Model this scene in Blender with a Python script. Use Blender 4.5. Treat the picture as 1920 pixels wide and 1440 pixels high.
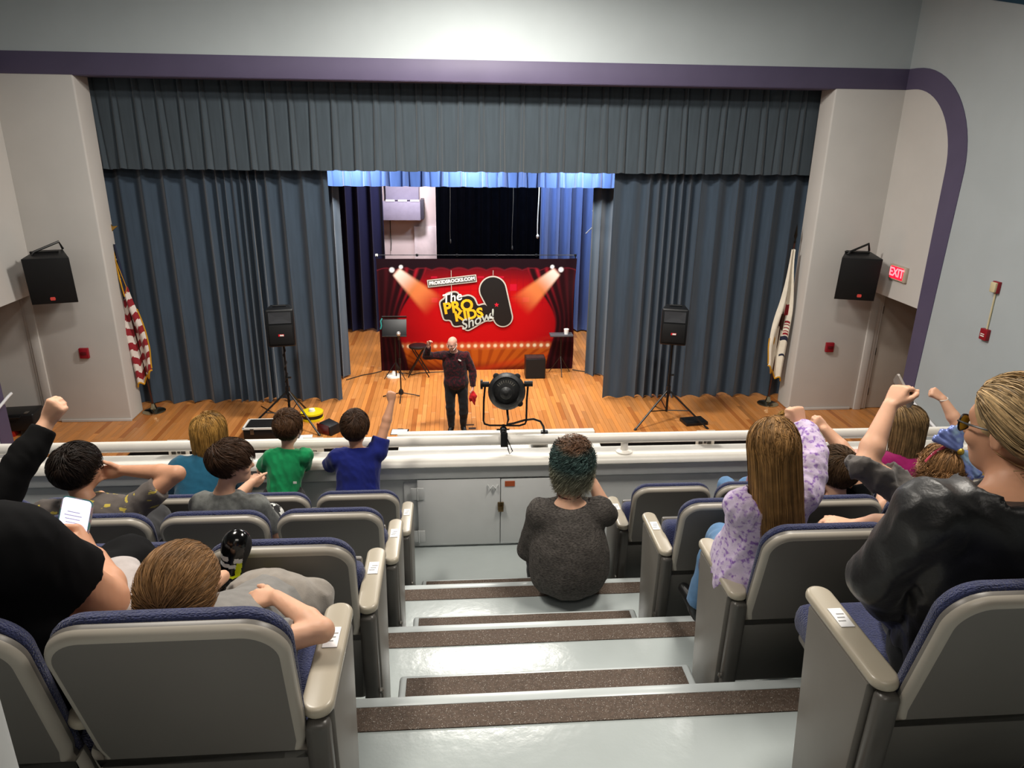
import bpy, bmesh, math, random
import numpy as np
from mathutils import Vector, Matrix
random.seed(7); RNG = np.random.default_rng(11)
SC = bpy.context.scene
for o in list(bpy.data.objects): bpy.data.objects.remove(o, do_unlink=True)
COL = SC.collection

# ------------------------------------------------------------------ camera
FPX, NADX, NADY, DEPX, CAMZ = 1365.0, 906.5, 4580.0, 850.0, 5.05   # focal length and vanishing points, 1920x1440 frame
def _axes():
    vz = np.array([NADX-960, NADY-720, FPX]); vz /= np.linalg.norm(vz)
    yh = -(FPX*FPX + (NADX-960)*(DEPX-960))/(NADY-720)
    vy = np.array([DEPX-960, yh, FPX]); vy /= np.linalg.norm(vy)
    vx = np.cross(vy, vz)
    if vx[0] < 0: vx = -vx
    return np.array([vx, vy, -vz])
CR = _axes()
def at(px, py, Y):
    """world point on the plane y = Y that the photograph shows at this pixel"""
    d = CR @ np.array([px-960.0, py-720.0, FPX]); d = d*(Y/d[1])
    return np.array([d[0], d[1], d[2]+CAMZ])
cd = bpy.data.cameras.new('camera'); cam = bpy.data.objects.new('camera', cd); COL.objects.link(cam)
cd.sensor_fit = 'HORIZONTAL'; cd.sensor_width = 36.0; cd.lens = FPX/1920*36.0; cd.clip_start = 0.02; cd.clip_end = 200
cx, cy, cz = CR@np.array([1., 0, 0]), CR@np.array([0, -1., 0]), CR@np.array([0, 0, -1.])
cam.matrix_world = Matrix(((cx[0], cy[0], cz[0], 0), (cx[1], cy[1], cz[1], 0), (cx[2], cy[2], cz[2], CAMZ), (0, 0, 0, 1)))
SC.camera = cam

# ------------------------------------------------------------------ world, lights, exposure
w = bpy.data.worlds.new('world'); SC.world = w; w.use_nodes = True
bg = w.node_tree.nodes['Background']; bg.inputs[0].default_value = (.6, .7, .8, 1); bg.inputs[1].default_value = 0.02
SC.view_settings.view_transform = 'Standard'; SC.view_settings.look = 'None'
SC.view_settings.exposure = 0.12; SC.view_settings.gamma = 1.0; SC.view_settings.use_curve_mapping = False
try:
    SC.cycles.max_bounces = 6; SC.cycles.diffuse_bounces = 4; SC.cycles.use_denoising = True
except Exception: pass
def area(name, loc, target, sx, sy, power, col, spread=180):
    l = bpy.data.lights.new(name, 'AREA'); l.shape = 'RECTANGLE'; l.size = sx; l.size_y = sy
    l.energy = power; l.color = col; l.spread = math.radians(spread)
    o = bpy.data.objects.new(name, l); COL.objects.link(o); o.location = loc
    o.rotation_euler = (Vector(target)-Vector(loc)).to_track_quat('-Z', 'Y').to_euler(); return o
WARM = (1.0, .93, .83); NEUT = (1.0, .955, .89); COOL = (.72, .84, 1.0)
# hall ceiling fixtures in front of the proscenium (out of frame above)
area('hall_ceiling_light', (0.4, 9.7, 7.05), (0.4, 10.6, 0), 1.6, .5, 540, (1, .95, .87))
area('hall_ceiling_light', (-3.0, 8.0, 7.05), (-3.2, 9, 0), .9, .5, 125, NEUT)
area('hall_ceiling_light', (3.6, 8.0, 7.05), (3.8, 9, 0), .9, .5, 125, NEUT)
# fixtures over the balcony seating
area('balcony_ceiling_light', (-1.6, 3.0, 7.05), (-1.6, 3.0, 0), .6, 1.2, 125, WARM)
area('balcony_ceiling_light', (1.9, 3.0, 7.05), (1.9, 3.0, 0), .6, 1.2, 125, WARM)
area('balcony_ceiling_light', (0.2, -1.0, 7.05), (0.2, -.6, 0), 1.6, .6, 30, WARM)
# stage work lights on the first electric pipe behind the main valance
for i, x in enumerate((-1.9, .3, 2.4)):
    area('stage_work_light', (x, 13.75, 4.75), (x*.9+.1, 16.2, 0), .5, .3, (80, 95, 90)[i], NEUT, 150)
area('stage_work_light', (2.0, 16.6, 5.0), (3.2, 18.2, 2.0), .5, .3, 130, COOL, 150)
area('stage_work_light', (-1.0, 16.9, 4.9), (-1.1, 19.0, 2.4), .4, .3, 85, (1, .88, .9), 140)
area('stage_work_light', (.6, 16.0, 5.2), (.6, 16.4, 0), 1.2, .3, 60, NEUT, 150)

# ------------------------------------------------------------------ materials
def lin(h):
    if isinstance(h, str):
        h = h.lstrip('#'); c = [int(h[i:i+2], 16)/255 for i in (0, 2, 4)]
        return tuple((x/12.92 if x <= .04045 else ((x+.055)/1.055)**2.4) for x in c)
    return tuple(h)
MATS = {}
def M(name, col, rough=.6, metal=0., var=.08, vs=6., bump=0., bs=60., spec=.4, sheen=0., stretch=None, emit=0., coat=0., island=0., noise_rough=0.):
    if name in MATS: return MATS[name]
    m = bpy.data.materials.new(name); m.use_nodes = True; nt = m.node_tree; N = nt.nodes; L = nt.links
    b = N['Principled BSDF']; c = lin(col)
    b.inputs['Roughness'].default_value = rough; b.inputs['Metallic'].default_value = metal
    b.inputs['Specular IOR Level'].default_value = spec
    if sheen: b.inputs['Sheen Weight'].default_value = sheen
    if coat: b.inputs['Coat Weight'].default_value = coat; b.inputs['Coat Roughness'].default_value = .12
    tc = N.new('ShaderNodeTexCoord'); mp = N.new('ShaderNodeMapping'); L.new(tc.outputs['Object'], mp.inputs['Vector'])
    if stretch: mp.inputs['Scale'].default_value = stretch
    nz = N.new('ShaderNodeTexNoise'); nz.inputs['Scale'].default_value = vs; nz.inputs['Detail'].default_value = 3
    L.new(mp.outputs[0], nz.inputs['Vector'])
    rp = N.new('ShaderNodeValToRGB'); e = rp.color_ramp.elements
    e[0].position = .3; e[1].position = .7
    e[0].color = (*[max(0, x*(1-var)) for x in c], 1); e[1].color = (*[min(1, x*(1+var)) for x in c], 1)
    L.new(nz.outputs['Fac'], rp.inputs['Fac']); out = rp.outputs['Color']
    if island:
        g = N.new('ShaderNodeNewGeometry'); mr = N.new('ShaderNodeMapRange'); L.new(g.outputs['Random Per Island'], mr.inputs['Value'])
        mr.inputs['To Min'].default_value = 1-island; mr.inputs['To Max'].default_value = 1+island
        mx = N.new('ShaderNodeMix'); mx.data_type = 'RGBA'; mx.blend_type = 'MULTIPLY'; mx.inputs['Factor'].default_value = 1
        L.new(out, mx.inputs[6]); L.new(mr.outputs[0], mx.inputs[7]); out = mx.outputs[2]
    L.new(out, b.inputs['Base Color'])
    if emit:
        L.new(out, b.inputs['Emission Color']); b.inputs['Emission Strength'].default_value = emit
    if bump:
        n2 = N.new('ShaderNodeTexNoise'); n2.inputs['Scale'].default_value = bs; n2.inputs['Detail'].default_value = 4
        L.new(mp.outputs[0], n2.inputs['Vector'])
        bp = N.new('ShaderNodeBump'); bp.inputs['Strength'].default_value = bump; bp.inputs['Distance'].default_value = .01
        L.new(n2.outputs['Fac'], bp.inputs['Height']); L.new(bp.outputs[0], b.inputs['Normal'])
    MATS[name] = m; return m
def attr_mat(name, attr='Col', rough=.6, spec=.4, grain=0., gs=(40, 2, 40), coat=0., bump=0.):
    """colour comes from a per-piece colour attribute (print, planks), plus fine grain"""
    if name in MATS: return MATS[name]
    m = bpy.data.materials.new(name); m.use_nodes = True; N = m.node_tree.nodes; L = m.node_tree.links; b = N['Principled BSDF']
    b.inputs['Roughness'].default_value = rough; b.inputs['Specular IOR Level'].default_value = spec
    if coat: b.inputs['Coat Weight'].default_value = coat; b.inputs['Coat Roughness'].default_value = .15
    a = N.new('ShaderNodeVertexColor'); a.layer_name = attr; out = a.outputs['Color']
    if grain:
        tc = N.new('ShaderNodeTexCoord'); mp = N.new('ShaderNodeMapping'); mp.inputs['Scale'].default_value = gs
        L.new(tc.outputs['Object'], mp.inputs['Vector'])
        nz = N.new('ShaderNodeTexNoise'); nz.inputs['Scale'].default_value = 1; nz.inputs['Detail'].default_value = 5; L.new(mp.outputs[0], nz.inputs['Vector'])
        mr = N.new('ShaderNodeMapRange'); mr.inputs['To Min'].default_value = 1-grain; mr.inputs['To Max'].default_value = 1+grain; L.new(nz.outputs['Fac'], mr.inputs['Value'])
        mx = N.new('ShaderNodeMix'); mx.data_type = 'RGBA'; mx.blend_type = 'MULTIPLY'; mx.inputs['Factor'].default_value = 1
        L.new(out, mx.inputs[6]); L.new(mr.outputs[0], mx.inputs[7]); out = mx.outputs[2]
    L.new(out, b.inputs['Base Color']); MATS[name] = m; return m

# ------------------------------------------------------------------ mesh helpers
def link(o, parent=None):
    COL.objects.link(o)
    if parent is not None: o.parent = parent
    return o
class MB:
    def __init__(s): s.v = []; s.f = []; s.m = []; s.mi = 0
    def add(s, vs, fs):
        b = len(s.v); s.v += [tuple(map(float, p)) for p in vs]; s.f += [tuple(b+i for i in f) for f in fs]; s.m += [s.mi]*len(fs); return s
    def box(s, c, d, rot=None):
        c = Vector(c); hx, hy, hz = d[0]/2, d[1]/2, d[2]/2
        P = [Vector((x*hx, y*hy, z*hz)) for z in (-1, 1) for y in (-1, 1) for x in (-1, 1)]
        if rot is not None:
            R = rot if isinstance(rot, Matrix) else Matrix.Rotation(rot, 3, 'Z'); P = [R@p for p in P]
        return s.add([p+c for p in P], [(0, 2, 3, 1), (4, 5, 7, 6), (0, 1, 5, 4), (2, 6, 7, 3), (0, 4, 6, 2), (1, 3, 7, 5)])
    def span(s, a, b): 
        a = Vector(a); b = Vector(b); return s.box((a+b)/2, [abs(b[i]-a[i]) for i in range(3)])
    def tube(s, pts, r, n=8, cap=True, closed=False):
        P = [Vector(p) for p in pts]; k = len(P); rr = r if hasattr(r, '__len__') else [r]*k
        up = None; rings = []
        for i in range(k):
            t = (P[(i+1) % k]-P[i-1]) if closed else (P[min(i+1, k-1)]-P[max(i-1, 0)])
            t = t.normalized() if t.length > 1e-9 else Vector((0, 0, 1))
            if up is None: up = Vector((0, 0, 1)) if abs(t.z) < .9 else Vector((1, 0, 0))
            a = t.cross(up); a.normalize(); b = a.cross(t); b.normalize(); up = b
            rings.append([P[i]+(a*math.cos(2*math.pi*j/n)+b*math.sin(2*math.pi*j/n))*rr[i] for j in range(n)])
        vs = [p for q in rings for p in q]; fs = []
        for i in range(k if closed else k-1):
            for j in range(n):
                i2 = (i+1) % k; fs.append((i*n+j, i*n+(j+1) % n, i2*n+(j+1) % n, i2*n+j))
        if cap and not closed: fs += [tuple(range(n))[::-1], tuple((k-1)*n+j for j in range(n))]
        return s.add(vs, fs)
    def cyl(s, a, b, r, n=16, r2=None): return s.tube([a, b], [r, r if r2 is None else r2], n)
    def lathe(s, prof, c=(0, 0, 0), axis=(0, 0, 1), n=24):
        ax = Vector(axis).normalized(); u = ax.orthogonal().normalized(); w_ = ax.cross(u); c = Vector(c); vs = []; fs = []
        for r, h in prof:
            vs += [c+ax*h+(u*math.cos(2*math.pi*j/n)+w_*math.sin(2*math.pi*j/n))*max(r, 1e-5) for j in range(n)]
        for i in range(len(prof)-1):
            for j in range(n): fs.append((i*n+j, i*n+(j+1) % n, (i+1)*n+(j+1) % n, (i+1)*n+j))
        fs += [tuple(range(n))[::-1], tuple((len(prof)-1)*n+j for j in range(n))]
        return s.add(vs, fs)
    def prism(s, poly, o, u, v, t):
        """polygon (2d) in the plane o + u*x + v*y, extruded by vector t"""
        o, u, v, t = map(Vector, (o, u, v, t)); n = len(poly)
        a = [o+u*p[0]+v*p[1] for p in poly]; b = [p+t for p in a]
        fs = [tuple(range(n))[::-1], tuple(range(n, 2*n))]+[(i, (i+1) % n, n+(i+1) % n, n+i) for i in range(n)]
        return s.add(a+b, fs)
    def grid(s, P):
        """P: array (rows, cols, 3)"""
        r, c = P.shape[:2]; b = len(s.v); s.v += [tuple(p) for p in P.reshape(-1, 3)]
        for i in range(r-1):
            for j in range(c-1): s.f.append((b+i*c+j, b+i*c+j+1, b+(i+1)*c+j+1, b+(i+1)*c+j)); s.m.append(s.mi)
        return s
    def mesh(s, name, bevel=0, seg=2, angle=35, flat=False):
        me = bpy.data.meshes.new(name); me.from_pydata(s.v, [], s.f)
        me.polygons.foreach_set('material_index', s.m)
        bm = bmesh.new(); bm.from_mesh(me)
        bmesh.ops.recalc_face_normals(bm, faces=bm.faces)
        if bevel:
            es = [e for e in bm.edges if len(e.link_faces) == 2 and e.calc_face_angle(0) > math.radians(30)]
            bmesh.ops.bevel(bm, geom=es, offset=bevel, segments=seg, profile=.5, affect='EDGES', clamp_overlap=True)
        bm.to_mesh(me); bm.free()
        if not flat:
            me.polygons.foreach_set('use_smooth', [True]*len(me.polygons)); me.set_sharp_from_angle(angle=math.radians(angle))
        me.update(); return me
    def obj(s, name, mats, parent=None, bevel=0, seg=2, angle=35, flat=False):
        me = s.mesh(name, bevel, seg, angle, flat)
        for m in (mats if isinstance(mats, (list, tuple)) else [mats]): me.materials.append(m)
        return link(bpy.data.objects.new(name, me), parent)
def tag(o, label, cat, group=None):
    o['label'] = label; o['category'] = cat
    if group: o['group'] = group
    return o
def thing(name, label, cat, loc=(0, 0, 0), rz=0, group=None):
    o = bpy.data.objects.new(name, None); o.empty_display_size = .1; COL.objects.link(o); o.location = loc; o.rotation_euler = (0, 0, rz)
    return tag(o, label, cat, group)
def struct(o): o['kind'] = 'structure'; return o
def copy_tree(o, parent=None):
    c = o.copy(); COL.objects.link(c); c.parent = parent
    for ch in list(o.children): copy_tree(ch, c)
    return c
def rrect(w_, h, r, n=6, cx_=0, cy_=0):
    P = []
    for sx, sy, a0 in ((1, 1, 0), (-1, 1, 90), (-1, -1, 180), (1, -1, 270)):
        for i in range(n+1):
            a = math.radians(a0+90*i/n); P.append((cx_+sx*(w_/2-r)+r*math.cos(a), cy_+sy*(h/2-r)+r*math.sin(a)))
    return P
def text_mesh(name, body, size, mat, parent, mw, ext=.002, bold=.0, shear=0., align='CENTER', spacing=1.0):
    """built-in font lettering turned into a mesh part; mw = matrix relative to the parent"""
    cu = bpy.data.curves.new(name, 'FONT'); cu.body = body; cu.size = size; cu.extrude = ext; cu.offset = bold; cu.shear = shear
    cu.align_x = align; cu.align_y = 'CENTER'; cu.resolution_u = 3; cu.space_character = spacing
    t = bpy.data.objects.new(name, cu); COL.objects.link(t)
    dg = bpy.context.evaluated_depsgraph_get(); me = bpy.data.meshes.new_from_object(t.evaluated_get(dg))
    bpy.data.objects.remove(t, do_unlink=True); bpy.data.curves.remove(cu)
    me.name = name; me.materials.clear(); me.materials.append(mat); me.transform(mw)
    return link(bpy.data.objects.new(name, me), parent)
def frame(o, u, v):
    o, u, v = Vector(o), Vector(u).normalized(), Vector(v).normalized(); n = u.cross(v)
    return Matrix(((u.x, v.x, n.x, o.x), (u.y, v.y, n.y, o.y), (u.z, v.z, n.z, o.z), (0, 0, 0, 1)))

# ------------------------------------------------------------------ layout constants (metres; stage floor is z = 0)
XL, XR = -6.99, 7.53            # side walls
YF = 12.53                      # proscenium wall
OL, OR, OT = -5.79, 6.31, 5.71  # stage opening
CEIL = 7.2
RUN, RISE = .82, .347
def row_floor(i): return 3.21-RISE*(i-1)
def row_y(i): return 1.175+RUN*(i-1)
YP = 4.63                       # balcony front
ZP = row_floor(4)
# ================================================================== the room
m_wall = M('wall_blue_grey_paint', '#a9b0b2', .75, var=.03, vs=1.5)
m_pier = M('wall_warm_grey_paint', '#c3bfba', .7, var=.03, vs=1.5)
m_band = M('purple_grey_paint', '#554d66', .55, var=.05, vs=2)
m_teal = M('dark_teal_paint', '#1f4054', .6, var=.05)
m_ceil = M('ceiling_white_paint', '#7d8488', .8, var=.03)
m_dark = M('dark_brown_paint', '#120b08', .6, var=.2)
m_black = M('stage_black_paint', '#0b0c10', .8, var=.1)
m_white = M('white_gloss_paint', '#e6e2da', .35, var=.03, vs=8, spec=.5)
m_whiteL = M('white_ledge_paint', '#dcd9d2', .4, var=.04, vs=9, spec=.5)
m_grey = M('light_grey_panel_paint', '#c2c4c4', .5, var=.04, vs=5)

b = MB(); b.span((XL-.3, YF, 6.03), (XR+.3, 13.03, CEIL)); b.span((OL, YF, OT), (OR, 13.03, 6.03))
struct(b.obj('wall_front', m_wall))
b = MB(); b.span((XL-.3, YF, 0), (OL, 13.03, 6.03)); struct(b.obj('wall_pier_left', m_pier, bevel=.03, seg=3))
b = MB(); b.span((OR, YF, 0), (XR+.3, 13.03, 6.03)); struct(b.obj('wall_pier_right', m_pier, bevel=.03, seg=3))
YI = 11.09; SOF = 2.33
def side_wall(name, x, s):
    b = MB(); x2 = x+s*.3
    b.span((x, -2.6, -1.1), (x2, YI, CEIL)); b.span((x, YI, SOF), (x2, YF, CEIL))
    o = struct(b.obj(name, m_wall))
    # alcove beyond the opening: outer side, front return, ceiling
    xa = x+s*1.75
    a = MB(); a.span((xa, YI-.3, 0), (xa+s*.2, 13.2, SOF+.2)); a.span((x2, YI-.3, 0), (xa, YI, SOF+.2)); a.span((x2, YI-.3, SOF), (xa, 13.2, SOF+.2))
    a.span((x2-s*.02, YF+.02, 0), (xa, 13.0, SOF)) if s < 0 else (a.span((x2-s*.0, YF+.04, SOF-.02), (xa, 13.0, SOF)), a.span((8.85, YF+.04, 0), (xa, 13.0, SOF)))
    struct(a.obj(name.replace('wall', 'wall_alcove'), m_pier))
    return o
side_wall('wall_left', XL, -1); side_wall('wall_right', XR, 1)
def arc(c, ry, rz, n=16): return [(c[0]-ry*math.sin(math.pi/2*i/n), c[1]+rz*math.cos(math.pi/2*i/n)) for i in range(n+1)]
for side, x, s in (('left', XL, 1), ('right', XR, -1)):
    inn = [(YF, OT)]+arc((12.3, 4.5), 1.21, 1.21)+[(YI, 0)]
    out = [(YF, 6.03)]+arc((12.3, 4.5), 1.64, 1.53)+[(10.80, 0), (10.82, -1.0)]
    b = MB(); b.prism(out+[(YI, -1.0)]+inn[::-1], (x, 0, 0), (0, 1, 0), (0, 0, 1), (-s*-.012, 0, 0)); struct(b.obj('trim_band_'+side, m_band))
    b = MB(); b.prism(inn[:-1]+[(YI, SOF), (YF, SOF)], (x, 0, 0), (0, 1, 0), (0, 0, 1), (s*.006, 0, 0)); struct(b.obj('trim_panel_'+side, m_pier))
    b = MB(); cv = [(11.6, 6.93), (10.9, 6.82), (10.2, 6.66), (9.4, 6.42), (8.6, 6.12), (7.6, 5.7), (6.4, 5.3)]
    b.prism(cv+[(6.4, CEIL), (11.6, CEIL)], (x, 0, 0), (0, 1, 0), (0, 0, 1), (s*.02, 0, 0)); struct(b.obj('trim_cove_'+side, m_teal))
b = MB(); b.span((XL, YF-.012, OT), (XR, YF+.01, 6.03)); b.span((OL, YF, OT-.01), (OR, 13.03, OT)); struct(b.obj('trim_band_top', m_band, bevel=.008))
b = MB(); b.span((XL-.3, -2.6, CEIL), (XR+.3, 13.0, CEIL+.2)); struct(b.obj('ceiling', m_ceil))
b = MB(); b.span((XL-.3, -2.8, -1.1), (XR+.3, -2.6, CEIL)); struct(b.obj('wall_back', M('dark_rear_wall', '#39362f', .8)))
b = MB(); b.span((XL-.3, YP+.3, -1.2), (XR+.3, 11.25, -1.1)); struct(b.obj('floor_hall', m_dark))
# stage house
b = MB(); b.span((-9.2, 19.0, 0), (9.6, 19.2, 6.6)); struct(b.obj('wall_stage_back', M('stage_wall_paint', '#cfc4c6', .7, var=.05, vs=2)))
b = MB(); b.span((-9.2, 13.03, 0), (-9.0, 19, 6.6)); b.span((9.4, 13.03, 0), (9.6, 19, 6.6)); b.span((-9.2, 13.03, 6.4), (9.6, 19.2, 6.6))
b.span((-9.2, 13.03, SOF+.2), (XL-.3, 13.1, 6.4)); b.span((XR+.3, 13.03, SOF+.2), (9.6, 13.1, 6.4)); struct(b.obj('wall_stage_house', m_black))
b = MB(); b.span((-5.3, 11.20, -1.1), (5.6, 11.25, -.02)); b.span((XL-.1, 10.3, -1.1), (-5.3, 11.25, -.05)); b.span((5.6, 10.3, -1.1), (XR+.1, 11.25, -.05)); struct(b.obj('wall_stage_apron', m_dark))

# stage floor: board by board, running up and down stage
m_plank = attr_mat('stage_boards', rough=.33, spec=.45, grain=.22, gs=(60, 3, 60), coat=.15)
b = MB(); b.span((-9.1, 11.25, -.06), (9.5, 19.0, -.022)); b.span((XL, 10.3, -.06), (-5.3, 11.3, -.022)); b.span((5.6, 10.3, -.06), (XR, 11.3, -.022))
floor = struct(b.obj('floor', m_dark))
PW = .083; planks = []
for c in range(int(17.6/PW)):
    x0 = -8.7+c*PW; xm = x0+PW/2; y = (10.32 if (xm < -5.3 or xm > 5.6) else 11.21)-random.random()*1.2
    ymin = 10.32 if (xm < -5.3 or xm > 5.6) else 11.21
    if xm < XL or xm > XR: ymin = 11.12
    while y < 18.9:
        ln = random.choice((.9, 1.2, 1.5, 1.9, 2.3)); y1 = min(y+ln, 18.95); a = max(y, ymin)
        if y1-a > .05: planks.append((x0, a, y1))
        y += ln
PB = np.array([.52, .208, .056])
def plank_col():
    k = random.gauss(0, 1); t = random.random()
    c = PB*(1+.11*k); c = c*np.array([1, 1+.10*(t-.5), 1+.35*(t-.5)])
    if random.random() < .08: c = PB*np.array([.72, .6, .5])
    return np.clip(c, .02, .9)
def vis_key(p):
    x = p[0]+PW/2; ym = (p[1]+p[2])/2
    ok = (ym < 15.3 and -2.3 < x < 2.8) or ym < 13.0
    return (0 if ok else 1, ym*1.0+abs(x-.3)*.25)
order = sorted(planks, key=vis_key)
def plank_geo(mb, p, cols):
    x0, a, y1 = p; g = .0014; dz = random.random()*.0012; k = plank_col(); n0 = len(mb.v)
    e = .002
    mb.add([(x0+g, a+g, -.022), (x0+PW-g, a+g, -.022), (x0+PW-g, y1-g, -.022), (x0+g, y1-g, -.022),
            (x0+g, a+g, -e+dz-.001), (x0+PW-g, a+g, -e+dz-.001), (x0+PW-g, y1-g, -e+dz-.001), (x0+g, y1-g, -e+dz-.001),
            (x0+g+e, a+g+e, dz-.001), (x0+PW-g-e, a+g+e, dz-.001), (x0+PW-g-e, y1-g-e, dz-.001), (x0+g+e, y1-g-e, dz-.001)],
           [(8, 9, 10, 11)]+[(i, (i+1) % 4, 4+(i+1) % 4, 4+i) for i in range(4)]+[(4+i, 4+(i+1) % 4, 8+(i+1) % 4, 8+i) for i in range(4)])
    cols += [(*k, 1)]*(len(mb.v)-n0)
def set_col(me, cols):
    a = me.color_attributes.new('Col', 'FLOAT_COLOR', 'POINT'); a.data.foreach_set('color', np.asarray(cols, np.float32).ravel())
for p in order[:300]:
    mb = MB(); cols = []; plank_geo(mb, p, cols); me = mb.mesh('board', flat=True); set_col(me, cols); me.materials.append(m_plank)
    link(bpy.data.objects.new('board', me), floor)
mb = MB(); cols = []
for p in order[300:]: plank_geo(mb, p, cols)
o = mb.obj('far_boards', m_plank, floor, flat=True); set_col(o.data, cols); o['kind'] = 'stuff'

# ------------------------------------------------------------------ doors, door alcoves
m_door = M('door_grey_paint', '#a39a90', .55, var=.03); m_metal = M('brushed_metal', '#8d8a84', .35, metal=1., var=.05)
b = MB(); b.span((7.86, YF+.05, .01), (8.80, YF+.10, SOF-.06)); d = struct(b.obj('door_1', m_door, bevel=.004))
b = MB(); b.span((7.76, YF+.02, 0), (7.86, YF+.12, SOF-.02)); b.span((8.80, YF+.02, 0), (8.88, YF+.12, SOF-.02)); b.span((7.76, YF+.02, SOF-.06), (8.88, YF+.12, SOF-.02)); b.obj('door_frame', m_pier, d, bevel=.006)
for z in (.35, 1.15, 1.95):
    b = MB(); b.cyl((7.865, YF+.035, z-.07), (7.865, YF+.035, z+.07), .014, 10); b.obj('hinge', M('dark_hinge_metal', '#3a3632', .4, metal=.8), d)
b = MB(); b.tube([(8.72, YF+.05, 1.0), (8.72, YF-.0, 1.0), (8.62, YF-.0, 1.0)], .012, 8); b.obj('door_handle', m_metal, d)
b = MB(); b.span((7.60, YF-.03, 0), (7.74, YF+.06, SOF)); struct(b.obj('trim_jamb_right', m_pier, bevel=.01))
b = MB(); b.span((-7.22, YF-.03, 0), (-7.08, YF+.06, SOF)); struct(b.obj('trim_jamb_left', m_pier, bevel=.01))
for side, x, s in (('left', XL, 1), ('right', XR, -1)):
    b = MB(); xx = OL if s > 0 else OR
    b.span((x, YF-.018, 0), (xx, YF, .05)); struct(b.obj('baseboard_'+side, m_pier, bevel=.004))

# ------------------------------------------------------------------ balcony: stepped platforms, aisle strips, half steps
m_pfloor = M('glossy_grey_floor_paint', '#a9b1b1', .22, var=.05, vs=3, bump=.12, bs=25, spec=.55)
m_riser = M('grey_riser_paint', '#9ba3a3', .35, var=.05)
m_edge = M('light_grey_edge_paint', '#bfc6c7', .28, var=.04, spec=.5)
def grit():
    m = M('brown_grit_strip', '#57493f', .8, var=.25, vs=90, bump=.5, bs=220)
    N = m.node_tree.nodes; L = m.node_tree.links
    v = N.new('ShaderNodeTexNoise'); v.inputs['Scale'].default_value = 260; v.inputs['Detail'].default_value = 1
    tc = N.new('ShaderNodeTexCoord'); L.new(tc.outputs['Object'], v.inputs['Vector'])
    r = N.new('ShaderNodeValToRGB'); r.color_ramp.elements[0].position = .66; r.color_ramp.elements[1].position = .72; L.new(v.outputs['Fac'], r.inputs['Fac'])
    mx = N.new('ShaderNodeMix'); mx.data_type = 'RGBA'; mx.inputs[7].default_value = (.45, .42, .38, 1)
    bs = N['Principled BSDF']; src = bs.inputs['Base Color'].links[0].from_socket
    L.new(r.outputs['Color'], mx.inputs['Factor']); L.new(src, mx.inputs[6]); L.new(mx.outputs[2], bs.inputs['Base Color']); return m
m_grit = grit()
AX0, AX1 = -.42, 1.10
for i in range(-1, 5):
    y0, y1, z = row_y(i), (row_y(i+1) if i < 4 else YP+.02), row_floor(i)
    if i == -1: y0 = -2.6
    b = MB(); b.span((XL, y0, z-RISE-.3), (XR, y1, z)); fl = struct(b.obj('floor_tier_%d' % (i+2), m_pfloor, bevel=.006))
    if i < 4:
        b = MB(); b.span((AX0-.2, y1-.032, z-.05), (AX1+.2, y1+.012, z+.004)); b.obj('step_edge', m_edge, fl, bevel=.006)
        b = MB(); b.span((AX0-.2, y1-.135, z-.002), (AX1+.2, y1-.034, z+.004)); b.obj('grit_strip', m_grit, fl)
        zh = z-RISE/2
        b = MB(); b.span((-.235, y1, z-RISE), (.91, y1+.318, zh)); hs = b.obj('half_step', m_edge, fl, bevel=.015, seg=3)
        b = MB(); b.span((-.206, y1+.06, zh-.002), (.876, y1+.295, zh+.003)); b.obj('grit_strip', m_grit, hs)

# ------------------------------------------------------------------ balcony front: cabinets, ledge, rail
b = MB(); b.span((XL, YP, ZP-.6), (XR, YP+.14, 2.80)); front = struct(b.obj('wall_balcony_front', m_grey))
b = MB(); b.span((XL, YP-.035, 2.722), (XR, YP+.01, 2.815)); b.obj('fascia', m_grey, front, bevel=.006)
b = MB(); b.prism([(-.05, 0), (-.062, .012), (-.06, .03), (-.045, .045), (.14, .05), (.17, .04), (.175, 0)], (XL, YP, 2.815), (0, 1, 0), (0, 0, 1), (XR-XL, 0, 0)); b.obj('ledge_cap', m_whiteL, front, angle=50)
cabinet = thing('cabinet', 'pale grey painted two-door cupboard built into the balcony front at the aisle end', 'cabinet', (.3, YP, ZP))
b = MB(); b.span((-.68, -.012, 0), (.62, .02, .52)); b.obj('cabinet_frame', m_grey, cabinet, bevel=.003)
for x0, x1, nm in ((-.585, -.003, 'l'), (.003, .585, 'r')):
    b = MB(); b.span((x0, -.032, .02), (x1, -.012, .545 if nm == 'l' else .54)); dr = b.obj('cabinet_door', M('cabinet_door_paint', '#cbcdcd', .45, var=.03), cabinet, bevel=.003)
    hx = x0 if nm == 'l' else x1; s = -1 if nm == 'l' else 1
    for z in (.10, .44):
        b = MB(); b.span((hx-.045, -.040, z-.045), (hx-.004, -.03, z+.045)); b.span((hx+.004, -.040, z-.045), (hx+.045, -.03, z+.045)); b.cyl((hx, -.038, z-.05), (hx, -.038, z+.05), .006, 8); b.obj('hinge', m_grey, dr, bevel=.003)
    if nm == 'l':
        b = MB(); b.span((-.02, -.045, .30), (.022, -.03, .36)); b.tube([(-.008, -.05, .33), (-.008, -.052, .365), (.012, -.052, .365), (.012, -.05, .33)], .004, 6); b.span((-.016, -.058, .295), (.02, -.042, .335)); b.obj('padlock', M('brass_padlock', '#6e5a3c', .35, metal=.9), dr, bevel=.004)
        b = MB(); b.tube([(-.09, -.035, .50), (-.075, -.05, .475), (-.055, -.04, .495), (-.035, -.05, .475), (-.02, -.035, .50)], .006, 6); b.obj('latch', m_grey, dr)
    else:
        b = MB(); b.span((.03, -.036, .485), (.10, -.03, .525)); b.obj('paper_sticker', M('orange_brown_sticker', '#a8502a', .6), dr)
RY, RZ = YP+.055, 2.972
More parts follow.
